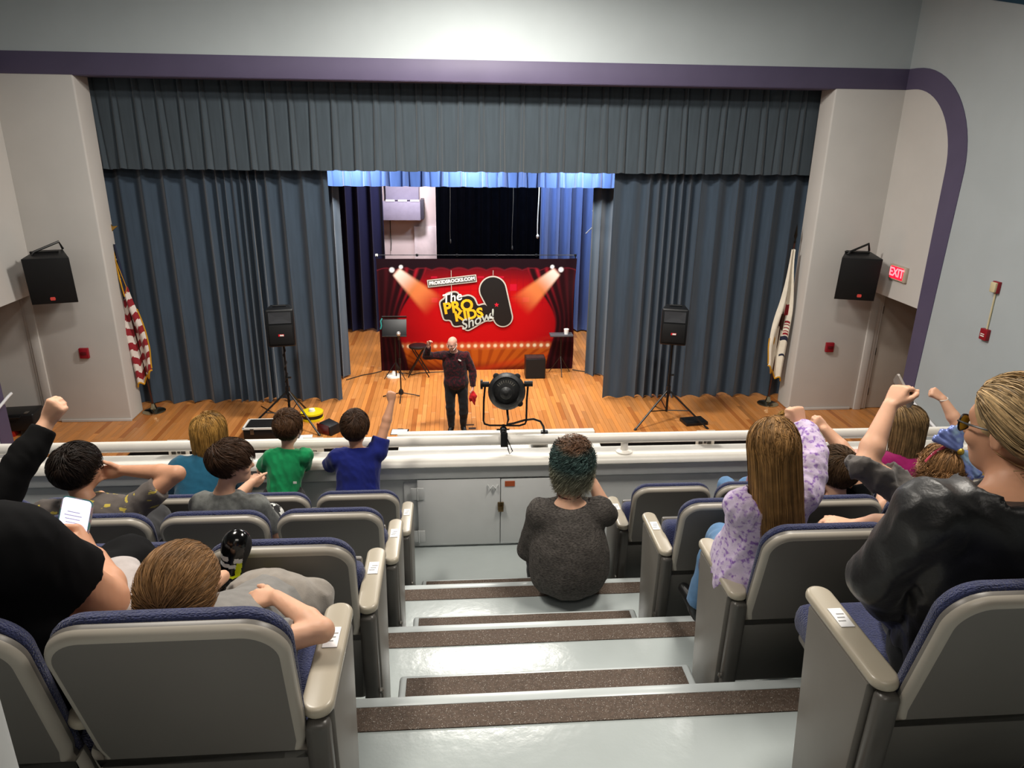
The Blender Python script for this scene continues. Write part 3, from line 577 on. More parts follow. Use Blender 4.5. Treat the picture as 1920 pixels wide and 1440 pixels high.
# flags
def flag(loc, lean, h, label, kind):
    f = thing('flag_on_pole', label, 'flag', loc)
    brass = M('polished_brass', '#b8924a', .22, metal=1., var=.05); wood = M('dark_pole_wood', '#3b1a10', .4); gold = M('gold_fringe', '#c8921c', .7, bump=.5, bs=200)
    chrome = M('bright_base_metal', '#b9ae90', .15, metal=1., var=.05)
    b = MB(); b.lathe([(.20, 0), (.20, .012), (.17, .03), (.06, .06), (.045, .10), (.03, .16)], n=28); b.obj('base', chrome, f)
    top = Vector((lean, 0, h)); b = MB(); b.tube([(0, 0, .1), top], .014, 10); b.obj('pole', wood, f)
    b = MB()
    if kind == 'us':
        b.lathe([(.02, 0), (.03, .03), (.02, .06), (.012, .08)], top, n=12); b.prism([(0, 0), (.05, .06), (.14, .13), (.05, .12), (0, .20), (-.05, .12), (-.14, .13), (-.05, .06)], top+Vector((0, -.012, .07)), (1, 0, 0), (0, 0, 1), (0, .024, 0))
    else:
        b.lathe([(.015, 0), (.022, .03), (.012, .06), (.03, .14), (.003, .34)], top, n=8)
    b.obj('finial', brass if kind == 'us' else M('dark_spear', '#20180f', .4, metal=.6), f)
    # cloth: hangs from the top of the pole in folds, spreading to one side
    n, m = 46, 120; s = np.linspace(0, 1, n)[None, :]; t = np.linspace(0, 1, m)[:, None]
    ztop = h-.10; zlen = 2.62*(h/3.2); wdt = .07+.27*ss(0, .75, t)-.05*ss(.8, 1, t)
    fold = np.sin(s*2*np.pi*1.35+.9+.5*np.sin(t*5))*(.02+.045*ss(0, .6, t)); sd = 1 if kind == 'us' else -1
    px = lean*(1-t*zlen/h*1.0)+sd*(-.13*ss(0, .5, t)+s*wdt)*1.0
    X = px+0*s; Y = -.06-fold; hemz = .10*np.abs(np.sin(s*np.pi*2.6+.4))+.28*(s**1.2)
    Z = ztop-t*(zlen-hemz*1.0)-.0*s
    mats = {'us': [M('flag_red', '#8a1420', .8, sheen=.2), M('flag_white', '#d8cdc4', .8, sheen=.2), M('flag_navy', '#141b36', .8, sheen=.2)], 'il': [M('flag_cream', '#e4dccb', .8, sheen=.2), M('emblem_brown', '#4a2a1c', .8), MATS.get('flag_red') or M('flag_red', '#8a1420', .8), M('flag_gold', '#c9961f', .8), M('flag_navy', '#141b36', .8)]}[kind]
    b = MB(); b.grid(np.stack([X, Y+0*X, Z], -1)); idx = []
    for i in range(m-1):
        for j in range(n-1):
            S, T = s[0, j], t[i, 0]
            if kind == 'us':
                k = 2 if T+.10*S < .42 else (int((T-.05*S+.052)*19) % 2)
            else:
                k = 0
                if .42 < T < .50 and .2 < S < .4: k = 2
                if .50 < T < .62 and .3 < S < .75: k = 1
                if .54 < T < .66 and .05 < S < .28: k = 2 if int(T*150) % 2 else 0
                if .66 < T < .69 and S < .35: k = 4
                if .70 < T < .76 and .62 < S < .78: k = 3
                if .80 < T < .82 and .02 < S < .3: k = 4
                if .36 < T < .40 and .55 < S < .7: k = 2
            idx.append(k)
    b.m = idx; cl = b.obj('flag_cloth', mats, f, angle=180)
    b = MB(); b.tube([(X[-1, j], Y[-1, j]-.004, Z[-1, j]) for j in range(n)], .016, 6); b.tube([(X[i, -1], Y[i, -1], Z[i, -1]) for i in range(60 if kind == 'us' else 90, m, 3)], .014, 6); b.obj('fringe', gold, cl)
    b = MB(); b.tube([(lean, -.03, h-.02), (lean+sd*.02, -.06, h-.25), (lean+sd*.06, -.09, h-.7), (lean+sd*.10, -.1, h-1.0)], .014, 6); b.tube([(lean, -.03, h-.06), (lean+sd*.05, -.09, h-.4), (lean+sd*.15, -.1, h-.82), (lean+sd*.13, -.1, h-.95), (lean+sd*.08, -.1, h-.88)], .006, 6)
    b.obj('tassel_cord', gold, cl) if kind == 'us' else None
    if kind == 'us':
        for i, (S, T) in enumerate(((12, 10), (20, 13), (9, 16), (16, 19), (25, 21), (12, 24), (20, 27), (7, 29), (28, 30), (15, 32))):
            p = (X[T, S], Y[T, S]-.006, Z[T, S]); b = MB(); b.prism([(.022*(1 if q % 2 == 0 else .45)*math.sin(q*math.pi/5), .022*(1 if q % 2 == 0 else .45)*math.cos(q*math.pi/5)) for q in range(10)], p, (1, 0, 0), (0, 0, 1), (0, -.004, 0))
            b.obj('star', m_lt, cl, flat=True)
    return f
flag((-5.58, 12.98, 0), -.24, 3.18, 'American flag with gold fringe draped on a pole beside the left pier', 'us')
flag((6.06, 12.88, 0), .09, 3.12, 'white state flag with gold fringe draped on a pole beside the right pier', 'il')

# microphone stand, music stand, stool table, tray stand, black monitor box
s = thing('microphone_stand', 'black straight microphone stand on cross feet, silver microphone on top', 'microphone stand', (-1.09, 13.54, 0))
b = MB(); b.cyl((0, 0, .05), (0, 0, .8), .014, 10); b.cyl((0, 0, .78), (0, 0, 1.22), .010, 10); b.obj('pole', m_tub, s)
for a in (5, 175, 270):
    b = MB(); b.tube([(0, 0, .10), (.36*math.cos(math.radians(a)), .36*math.sin(math.radians(a)), .014)], .011, 8); b.obj('foot', m_tub, s)
b = MB(); b.lathe([(.018, 0), (.045, .02), (.05, .07), (.025, .12)], (0, 0, .05), n=12); b.obj('hub', m_plas, s)
b = MB(); b.cyl((0, 0, .70), (0, 0, .80), .022, 10); b.obj('clutch', m_plas, s)
b = MB(); b.cyl((0, .0, 1.18), (0, -.05, 1.28), .018, 10, .024); mc = b.obj('microphone', m_plas, s); b = MB(); b.lathe([(.002, -.045), (.03, -.035), (.042, 0), (.03, .035), (.002, .045)], (0, -.07, 1.315), n=12); b.obj('mesh_head', M('silver_mesh', '#c9c9c9', .35, metal=.8, bump=.4, bs=500), mc)
s = thing('music_stand', 'black tray music stand before the left end of the backdrop', 'music stand', (-1.27, 14.72, 0))
b = MB(); b.cyl((0, 0, .05), (0, 0, .95), .013, 10); b.obj('pole', m_tub, s)
for a in (80, 200, 320):
    b = MB(); b.tube([(0, 0, .35), (.26*math.cos(math.radians(a)), .26*math.sin(math.radians(a)), .012)], .009, 6); b.obj('leg', m_tub, s)
tl = Matrix.Rotation(math.radians(-24), 3, 'X')
b = MB(); b.box((0, -.02, 1.10), (.50, .012, .36), tl); b.box((0, -.08, .93), (.50, .07, .012), tl); b.obj('tray', m_plas, s, bevel=.003)
b = MB(); b.box((0, .10, 1.30), (.50, .16, .012), tl); b.obj('tray_top', m_plas, s)
b = MB(); b.tube([(-.24, -.02, 1.30), (-.27, -.03, 1.25), (-.26, -.04, 1.15), (-.28, -.04, 1.08)], .014, 6); b.obj('teal_cord', M('teal_plastic', '#2f8d8a', .4), s)
s = thing('folding_stool', 'black round-topped folding stool with crossed legs before the backdrop', 'stool', (-.80, 14.85, 0))
b = MB(); b.lathe([(.19, 0), (.20, .015), (.20, .04), (.18, .05)], (0, 0, .63), n=24); b.obj('seat', m_plas, s)
for a, q in ((1, 1), (1, -1), (-1, 1), (-1, -1)):
    b = MB(); b.tube([(.13*a, .1*q, .63), (-.22*a, .14*q, .012)], .012, 8); b.obj('leg', m_tub, s)
b = MB(); b.tube([(-.08, .12, .25), (-.08, -.12, .25)], .008, 6); b.obj('stretcher', m_tub, s); b = MB(); b.tube([(.08, .12, .25), (.08, -.12, .25)], .008, 6); b.obj('stretcher', m_tub, s)
s = thing('tray_stand', 'small grey shelf tray on a black stand at the right end of the backdrop', 'stand', (2.24, 14.86, 0))
b = MB(); b.span((-.25, -.12, .86), (.24, .12, .90)); b.obj('tray', M('slate_tray', '#46474d', .5), s, bevel=.008)
b = MB(); b.cyl((0, 0, .3), (0, 0, .87), .013, 8); b.obj('pole', m_tub, s)
for a in (-90, 30, 150):
    b = MB(); b.tube([(0, 0, .4), (.26*math.cos(math.radians(a)), .26*math.sin(math.radians(a)), .012)], .009, 6); b.obj('leg', m_tub, s)
cp = thing('cup', 'clear plastic cup standing on the grey tray', 'cup', (2.34, 14.84, .90)); b = MB(); b.lathe([(.045, 0), (.055, .11), (.05, .112), (.042, .01)], n=16); b.obj('cup_wall', M('cloudy_plastic', '#e6e6e4', .2), cp)
b = MB(); b.lathe([(.04, 0), (.046, .06)], (0, 0, .012), n=16); b.obj('ice', M('ice_white', '#f4f4f2', .3, bump=.6, bs=60), cp)
s = thing('monitor_box', 'plain black cube speaker box on the floor before the backdrop', 'speaker', (1.67, 14.72, 0))
b = MB(); b.span((-.21, -.17, 0), (.21, .17, .44)); b.obj('cabinet', m_plas, s, bevel=.008); b = MB(); b.span((-.19, -.176, .02), (.19, -.168, .42)); b.obj('grille', m_grl, s)
b = MB(); b.span((-.19, -.10, .44), (.19, .10, .444)); b.obj('top_panel', M('dark_top_panel', '#232325', .4), s)
b = MB(); b.lathe([(.16, 0), (.15, .03), (.06, .05), (.03, .12), (.002, .13)], (-1.33, 14.82, 0), n=20); tag(b.obj('floor_lamp_base', m_lt, angle=50), 'small white disc on the boards at the foot of the music stand', 'disc')
def cable(pts, r, lb, m=None): b = MB(); b.tube(pts, r, 6); tag(b.obj('floor_cable', m or m_tub), lb, 'cable')
cable([(-2.3, 14.6, .01), (-2.0, 14.9, .01), (-1.8, 15.0, .01), (-1.62, 15.15, .01)], .01, 'dark cable on the boards left of the backdrop')
cable([(2.55, 15.1, .01), (2.8, 14.95, .01), (3.1, 14.7, .01)], .01, 'dark cable on the boards right of the backdrop')
cable([(-1.5, 14.95, .01), (-1.1, 15.0, .01), (-.95, 14.88, .01), (-.8, 15.0, .01), (-.4, 15.05, .01), (.2, 15.08, .01)], .009, 'dark cable along the foot of the backdrop')
cable([(-2.5, 12.2, .01), (-2.3, 12.35, .01), (-2.15, 12.2, .01), (-2.2, 12.05, .01)], .007, 'orange cord curling by the red wedge light', M('orange_cord', '#b4501e', .5))

# front-left floor clutter
s = thing('road_case', 'open black road case with white edging on the floor below the left stand', 'case', (-3.13, 11.74, 0))
b = MB(); b.span((-.45, -.20, 0), (.45, .20, .22)); b.obj('case_body', m_plas, s, bevel=.01)
b = MB()
for y in (-.20, .20): b.span((-.46, y-.014, .205), (.46, y+.014, .235))
b.span((-.46, -.21, .205), (-.43, .21, .235)); b.span((.43, -.21, .205), (.46, .21, .235)); b.obj('edge_trim', m_lt, s)
b = MB(); b.span((-.41, -.18, .12), (.41, .18, .235)); b.obj('lid_panel', m_grl, s)
for x in (-.3, .3):
    b = MB(); b.span((x-.03, -.22, .12), (x+.03, -.20, .22)); b.obj('latch', m_metal, s)
s = thing('cord_reel', 'yellow round cord reel on the boards behind the left stand', 'reel', (-2.62, 12.5, 0))
b = MB(); b.lathe([(.20, 0), (.20, .04), (.10, .05), (.10, .10), (.20, .11), (.20, .14), (.05, .15)], n=28); b.obj('spool', M('yellow_plastic', '#d8c312', .4), s)
b = MB(); b.lathe([(.11, .045), (.19, .05), (.19, .105), (.11, .105)], n=24); b.obj('wound_cord', m_tub, s); b = MB(); b.lathe([(.06, .15), (.05, .19), (.02, .2)], n=16); b.obj('hub_cap', m_lt, s)
s = thing('wedge_light', 'dark red and black wedge on the boards at the left stand foot', 'stage light', (-2.22, 11.86, 0), math.radians(-35))
b = MB(); b.prism([(-.16, 0), (.16, 0), (.13, .16), (-.10, .20)], (0, -.12, 0), (1, 0, 0), (0, 0, 1), (0, .24, 0)); b.obj('wedge_body', m_plas, s, bevel=.008); b = MB(); b.prism([(-.15, -.11), (.12, -.11), (.12, .10), (-.15, .10)], (0, -.125, .1), (1, 0, 0), (0, 0, .8), (0, -.006, 0)); b.obj('red_face', M('dark_red_lens', '#5c0e12', .3), s)
def sheet(name, c, w_, d_, rz, lb, m): b = MB(); b.box((c[0], c[1], .006), (w_, d_, .008), rz); return tag(b.obj(name, m), lb, 'paper')
m_pap = M('white_paper', '#e8e8ea', .7)
sheet('paper_sheet', (-2.62, 11.62), .30, .22, .1, 'loose white sheet on the stage beside the road case', m_pap)
cb = thing('clipboard', 'white sheet on a black clipboard at the stage edge', 'clipboard', (-1.0, 11.80, 0), -.05)
b = MB(); b.span((-.15, -.12, 0), (.15, .12, .008)); b.obj('board_back', m_plas, cb); b = MB(); b.span((-.14, -.115, .008), (.125, .10, .011)); b.obj('page', m_pap, cb); b = MB(); b.span((-.05, .09, .008), (.05, .12, .02)); b.obj('clip', m_metal, cb)
b = MB(); b.span((.08, 12.05, 0), (.30, 12.10, .004)); tag(b.obj('floor_tape', m_plas), 'longer of two dark tape marks on the boards by the performer', 'tape'); b = MB(); b.span((.20, 11.87, 0), (.33, 11.95, .004)); tag(b.obj('floor_tape', m_plas), 'shorter of two dark tape marks on the boards by the performer', 'tape')
b = MB(); b.box((4.30, 12.0, .03), (.42, .30, .06), .15); b.box((4.30, 12.0, .065), (.36, .24, .012), .15); tag(b.obj('floor_pad', m_plas, bevel=.01), 'flat dark pad under the right speaker stand leg', 'pad')
# cases and chair back in the left alcove
s = thing('instrument_case', 'black hard case lying in the alcove left of the stage', 'case', (-7.42, 12.1, 0), .12)
b = MB(); b.span((-.34, -.22, .10), (.30, .22, .40)); b.obj('case_shell', m_plas, s, bevel=.03, seg=3); b = MB(); b.tube([(-.1, -.22, .36), (-.1, -.26, .36), (.1, -.26, .36), (.1, -.22, .36)], .012, 6); b.obj('handle', m_plas, s)
for x in (-.2, .18):
    b = MB(); b.span((x-.03, -.20, .39), (x+.03, -.10, .41)); b.obj('latch', m_metal, s)
b = MB(); b.span((-.15, -.2, 0), (-.05, .1, .10)); b.obj('red_block', M('red_block', '#b02418', .5), s); b = MB(); b.span((.05, -.2, 0), (.2, .2, .10)); b.obj('base_block', m_plas, s)
s = thing('stacked_chair', 'black folded chair standing in the alcove left of the stage', 'chair', (-7.62, 11.55, 0), -.3)
b = MB(); b.prism(rrect(.42, .5, .1), (0, 0, .75), (1, 0, 0), (0, .3, 1), (0, .03, 0)); b.obj('backrest', m_plas, s); b = MB(); b.prism(rrect(.42, .4, .06), (0, -.1, .42), (1, 0, 0), (0, .75, .5), (0, -.04, .05)); b.obj('seat', m_plas, s)
for x in (-.19, .19):
    for y in (-.2, .15):
        b = MB(); b.tube([(x, y, .01), (x, y*.4, .42)], .013, 8); b.obj('leg', m_tub, s)
# stair handrails on the side walls
for x, sg, lb in ((XL, 1, 'pale wall handrail by the left alcove'), (XR, -1, 'pale wall handrail by the right alcove')):
    s = thing('wall_handrail', lb+' sloping down to the hall floor', 'handrail', (x, 11.15, 1.03))
    b = MB(); b.tube([(sg*.07, 0.05, .0), (sg*.07, -.05, -.02), (sg*.07, -2.3, -.66)], .022, 10); b.obj('bar', m_pap, s)
    for y, z in ((-.15, -.05), (-2.0, -.575)):
        b = MB(); b.tube([(sg*.0, y, z-.05), (sg*.05, y, z-.05), (sg*.07, y, z)], .01, 6); b.obj('bracket', m_pap, s)
# ================================================================== theatre seats
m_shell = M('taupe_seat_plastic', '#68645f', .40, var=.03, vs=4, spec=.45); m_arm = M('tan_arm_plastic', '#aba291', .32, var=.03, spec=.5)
m_rim = M('taupe_seat_edge_painted_light', '#a69f94', .36, var=.03, spec=.5)  # same plastic as the shell; overhead light on the rim painted as paler tone
m_panel = M('taupe_end_panel', '#726e68', .4, var=.04, spec=.45); m_post = M('dark_post_enamel', '#504d49', .35, var=.04)
def weave():
    m = M('navy_woven_fabric', '#272e57', .85, var=.15, vs=40, sheen=.25)
    N = m.node_tree.nodes; L = m.node_tree.links; tc = N.new('ShaderNodeTexCoord'); v = N.new('ShaderNodeTexVoronoi'); v.inputs['Scale'].default_value = 170
    mp = N.new('ShaderNodeMapping'); mp.inputs['Scale'].default_value = (1, 1.6, 1.6); L.new(tc.outputs['Object'], mp.inputs[0]); L.new(mp.outputs[0], v.inputs['Vector'])
    bp = N.new('ShaderNodeBump'); bp.inputs['Strength'].default_value = .9; bp.inputs['Distance'].default_value = .004; bp.invert = True
    L.new(v.outputs['Distance'], bp.inputs['Height']); L.new(bp.outputs[0], N['Principled BSDF'].inputs['Normal']); return m
m_navyfab = weave()
REC = math.radians(15.5)                              # recline of the backrest
# backrest frame: origin at the top middle of the shell's rear face, e1 = x, e2 = down the back, n = forward
TOP = Vector((0, -.022, .950)); E2 = Vector((0, math.sin(REC), -math.cos(REC))); NF = Vector((0, math.cos(REC), math.sin(REC)))
def back_outline(w2, top, bot, r, notch=None, wb=None, rb=.03):
    """closed outline in (x, down) with rounded top corners"""
    P = []; n = 10
    wb = wb or w2
    for i in range(n+1):
        a = math.pi-math.pi/2*i/n; P.append((-w2+r+r*math.cos(a), top+r-r*math.sin(a)))
    for i in range(n+1):
        a = math.pi/2-math.pi/2*i/n; P.append((w2-r+r*math.cos(a), top+r-r*math.sin(a)))
    if notch: P += [(w2-.008, notch-.05), (w2-.016, notch-.015), (w2-.014, notch), (wb-.002, notch-.028), (wb, notch+.02)]
    P += [(wb-.004, (notch or top)+.14)] if notch else []
    for i in range(5):
        a = -math.pi/2*i/4; P.append((wb-.02-rb+rb*math.cos(a), bot-rb-rb*math.sin(a)))
    for i in range(5):
        a = -math.pi/2-math.pi/2*i/4; P.append((-wb+.02+rb+rb*math.cos(a), bot-rb-rb*math.sin(a)))
    if notch: P += [(-(wb-.004), notch+.14), (-wb, notch+.02), (-wb+.002, notch-.028), (-w2+.014, notch), (-w2+.016, notch-.015), (-w2+.008, notch-.05)]
    return P
def slab(mb, outline, d_back, d_front, bev_b, bev_f, n=4, bulge=0., rim=None):
    """plate following the backrest plane with rounded rear and front edges"""
    c = np.array(outline); ctr = c.mean(0)
    # inward normals of the outline
    t = np.roll(c, -1, 0)-np.roll(c, 1, 0); t /= np.maximum(np.linalg.norm(t, axis=1)[:, None], 1e-9); nrm = np.stack([t[:, 1], -t[:, 0]], 1)
    sgn = np.sign(((ctr-c)*nrm).sum(1).mean()); nrm *= sgn
    rings = []
    for i in range(n+1):
        a = math.pi/2*i/n; rings.append((c+nrm*bev_b*(1-math.sin(a)), d_back+bev_b*(1-math.cos(a))))
    for i in range(n+1):
        a = math.pi/2*i/n; rings.append((c+nrm*bev_f*(1-math.cos(a)), d_front-bev_f*(1-math.sin(a))))
    if bulge: rings.append((c+nrm*bev_f*1.0+(ctr-c)*.25, d_front+bulge*.8)); rings.append((c+nrm*bev_f+(ctr-c)*.55, d_front+bulge))
    k = len(c); vs = []; fs = []
    for p2, d in rings: vs += [TOP+Vector((p[0], 0, 0))+E2*p[1]+NF*d for p in p2]
    for i in range(len(rings)-1):
        for j in range(k): fs.append((i*k+j, i*k+(j+1) % k, (i+1)*k+(j+1) % k, (i+1)*k+j))
    fs += [tuple(range(k))[::-1], tuple((len(rings)-1)*k+j for j in range(k))]
    mb.add(vs, fs)
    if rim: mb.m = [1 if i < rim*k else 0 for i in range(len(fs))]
    return mb
def stadium(w_, l, n=10):
    r = w_/2; P = [(r*math.cos(math.pi*i/n), l/2-r+r*math.sin(math.pi*i/n)) for i in range(n+1)]+[(-r*math.cos(math.pi*i/n), -l/2+r-r*math.sin(math.pi*i/n)) for i in range(n+1)]
    return P
SEATMESH = {}
def make_seat(side, aisle, up):
    """one theatre seat; side = +1 when its own standard is on the right, -1 when on the left"""
    t = thing('theatre_seat', 'x', 'seat')
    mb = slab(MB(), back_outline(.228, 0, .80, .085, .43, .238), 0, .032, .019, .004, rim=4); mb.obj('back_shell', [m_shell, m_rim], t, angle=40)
    mb = slab(MB(), back_outline(.229, -.004, .72, .088, None, .222), .032, .072, .012, .03, bulge=.018); mb.obj('back_cushion', m_navyfab, t, angle=60)
    b = MB()
    if up: b.box((0, .27, .50), (.43, .10, .40), Matrix.Rotation(math.radians(-8), 3, 'X'))
    else: b.box((0, .40, .435), (.43, .44, .10), Matrix.Rotation(math.radians(4), 3, 'X'))
    sc = b.obj('seat_cushion', m_navyfab, t, bevel=.035, seg=3)
    b = MB()
    if up: b.box((0, .335, .50), (.40, .03, .37), Matrix.Rotation(math.radians(-8), 3, 'X'))
    else: b.box((0, .39, .375), (.40, .40, .03), Matrix.Rotation(math.radians(4), 3, 'X'))
    b.obj('seat_pan', m_shell, t, bevel=.01)
    xs = side*.2425; w_ = .072
    b = MB(); b.prism(stadium(w_, .385, 12), (xs, .285, .622), (1, 0, 0), (0, 1, 0), (0, 0, .030)); ar = b.obj('armrest', m_arm, t, bevel=.012, seg=4, angle=60)
    if aisle:
        b = MB(); b.prism([(.155, .0), (.36, 0), (.43, .62), (.13, .62)], (xs-side*.02, 0, 0), (0, 1, 0), (0, 0, 1), (side*.055, 0, 0)); b.obj('end_panel', m_panel, t, bevel=.006)
        b = MB(); b.prism([(.105, 0), (.15, 0), (.125, .62), (.08, .62)], (xs-.026, 0, 0), (0, 1, 0), (0, 0, 1), (.056, 0, 0)); b.obj('rear_post', m_post, t, bevel=.018, seg=3)
        b = MB(); b.box((xs, .33, .6535), (.036, .075, .0015)); st = b.obj('seat_label', m_pap, ar)
        for q in range(3):
            b = MB(); b.box((xs-.004+.004*q, .315+.014*q, .6546), (.020, .004, .0005)); b.obj('label_mark', M('label_grey_ink', '#8f8f8f', .6), ar)
    else:
        b = MB(); b.prism([(.15, .0), (.28, 0), (.40, .62), (.16, .62)], (xs-.018, 0, 0), (0, 1, 0), (0, 0, 1), (.036, 0, 0)); b.obj('standard', m_post, t, bevel=.008)
    # bolt under the arm line
    b = MB(); b.lathe([(.010, 0), (.010, .008), (.003, .012)], (xs+side*.03, .10, .30), (side, 0, 0), n=10); b.obj('bolt', m_metal, t)
    return t
PITCH = .49; PROTO = {}
def seat(row, side, k, up, label):
    """side 'L' or 'R' of the aisle, k-th seat from the aisle"""
    key = (side, k == 0, up); sg = 1 if side == 'L' else -1
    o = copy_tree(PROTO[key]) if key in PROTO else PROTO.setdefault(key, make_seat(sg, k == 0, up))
    x = (-.556-PITCH*k) if side == 'L' else (1.226+PITCH*k)
    o.location = (x, row_y(row), row_floor(row)); tag(o, label, 'seat', 'theatre seats left of the aisle' if side == 'L' else 'theatre seats right of the aisle'); return o
RN = {1: 'nearest', 2: 'second', 3: 'third', 4: 'front'}
LB = {('L', 1, 0): 'taupe aisle seat with navy padding, the boy slouches in it, nearest left row', ('L', 1, 1): 'navy and taupe seat holding the woman with the phone',
      ('L', 2, 0): 'empty taupe aisle seat with the black sneaker resting on its back', ('R', 1, 0): 'taupe aisle seat in the near right corner holding the woman in the black jacket',
      ('R', 2, 0): 'taupe aisle seat holding the girl in the lavender sweater', ('L', 4, 0): 'front row aisle seat behind the boy in the blue shirt',
      ('L', 4, 1): 'front row seat behind the boy in the green shirt', ('L', 4, 2): 'front row seat holding the woman in the teal shirt', ('L', 3, 1): 'third row seat holding the boy in the plain grey shirt',
      ('L', 3, 2): 'third row seat holding the boy in the grey shirt with yellow flecks', ('R', 3, 1): 'right third row seat holding the boy in the black shirt', ('R', 4, 1): 'front right seat holding the child with the hair bun', ('R', 4, 3): 'front right seat holding the woman in magenta'}
ORD = ('aisle seat', 'second seat from the aisle', 'third seat from the aisle', 'fourth seat from the aisle', 'fifth seat from the aisle', 'sixth seat from the aisle')
UP = {('L', 2, 0), ('L', 3, 0), ('L', 4, 0), ('L', 4, 1), ('R', 3, 0), ('R', 4, 0)}
for row, nl, nr in ((1, 2, 2), (2, 4, 3), (3, 5, 4), (4, 6, 5)):
    for side, n in (('L', nl), ('R', nr)):
        for k in range(n):
            lb = LB.get((side, row, k)) or 'taupe and navy %s in the %s row %s of the aisle' % (ORD[k], RN[row], 'left' if side == 'L' else 'right')
            seat(row, side, k, (side, row, k) in UP, lb)
# ================================================================== people: implicit surfaces meshed into one continuous body
V3 = lambda *a: np.array(a, float)
def nz(v): v = np.asarray(v, float); return v/max(np.linalg.norm(v), 1e-9)
def fast_mesh(name, verts, quads, mats, tris=None, smooth=True, mat_index=None):
    me = bpy.data.meshes.new(name); verts = np.asarray(verts, np.float32); quads = np.asarray(quads, np.int32).reshape(-1, 4)
    nt = 0 if tris is None else len(tris); nq = len(quads)
    me.vertices.add(len(verts)); me.vertices.foreach_set('co', verts.ravel())
    loops = np.concatenate([quads.ravel(), np.asarray(tris, np.int32).ravel()]) if nt else quads.ravel()
    me.loops.add(len(loops)); me.loops.foreach_set('vertex_index', loops)
    me.polygons.add(nq+nt); st = np.concatenate([np.arange(nq)*4, nq*4+np.arange(nt)*3]).astype(np.int32); me.polygons.foreach_set('loop_start', st)
    if smooth: me.polygons.foreach_set('use_smooth', np.ones(nq+nt, bool))
    for m in mats: me.materials.append(m)
    if mat_index is not None: me.polygons.foreach_set('material_index', np.asarray(mat_index, np.int32))
    me.update(calc_edges=True); me.validate(); return me
def wob(P, f=18., seed=0):
    """cheap smooth noise in about -1..1"""
    r = np.random.default_rng(seed); out = 0
    for i in range(4):
        a, b_ = r.normal(0, 1, 3)*f*(1+.5*i), r.normal(0, 1, 3)*f*.5
        out = out+np.sin(P[..., 0]*a[0]+P[..., 1]*a[1]+P[..., 2]*a[2]+1.7*np.sin(P[..., 0]*b_[0]+P[..., 1]*b_[1]+P[..., 2]*b_[2]+i))/(1+.5*i)
    return out/2.2
def ridges(P, f=16., seed=0):
    a = wob(P, f, seed); b_ = wob(P, f*1.9, seed+7); return .75*(1-2.2*np.abs(a))+.35*(1-2*np.abs(b_))
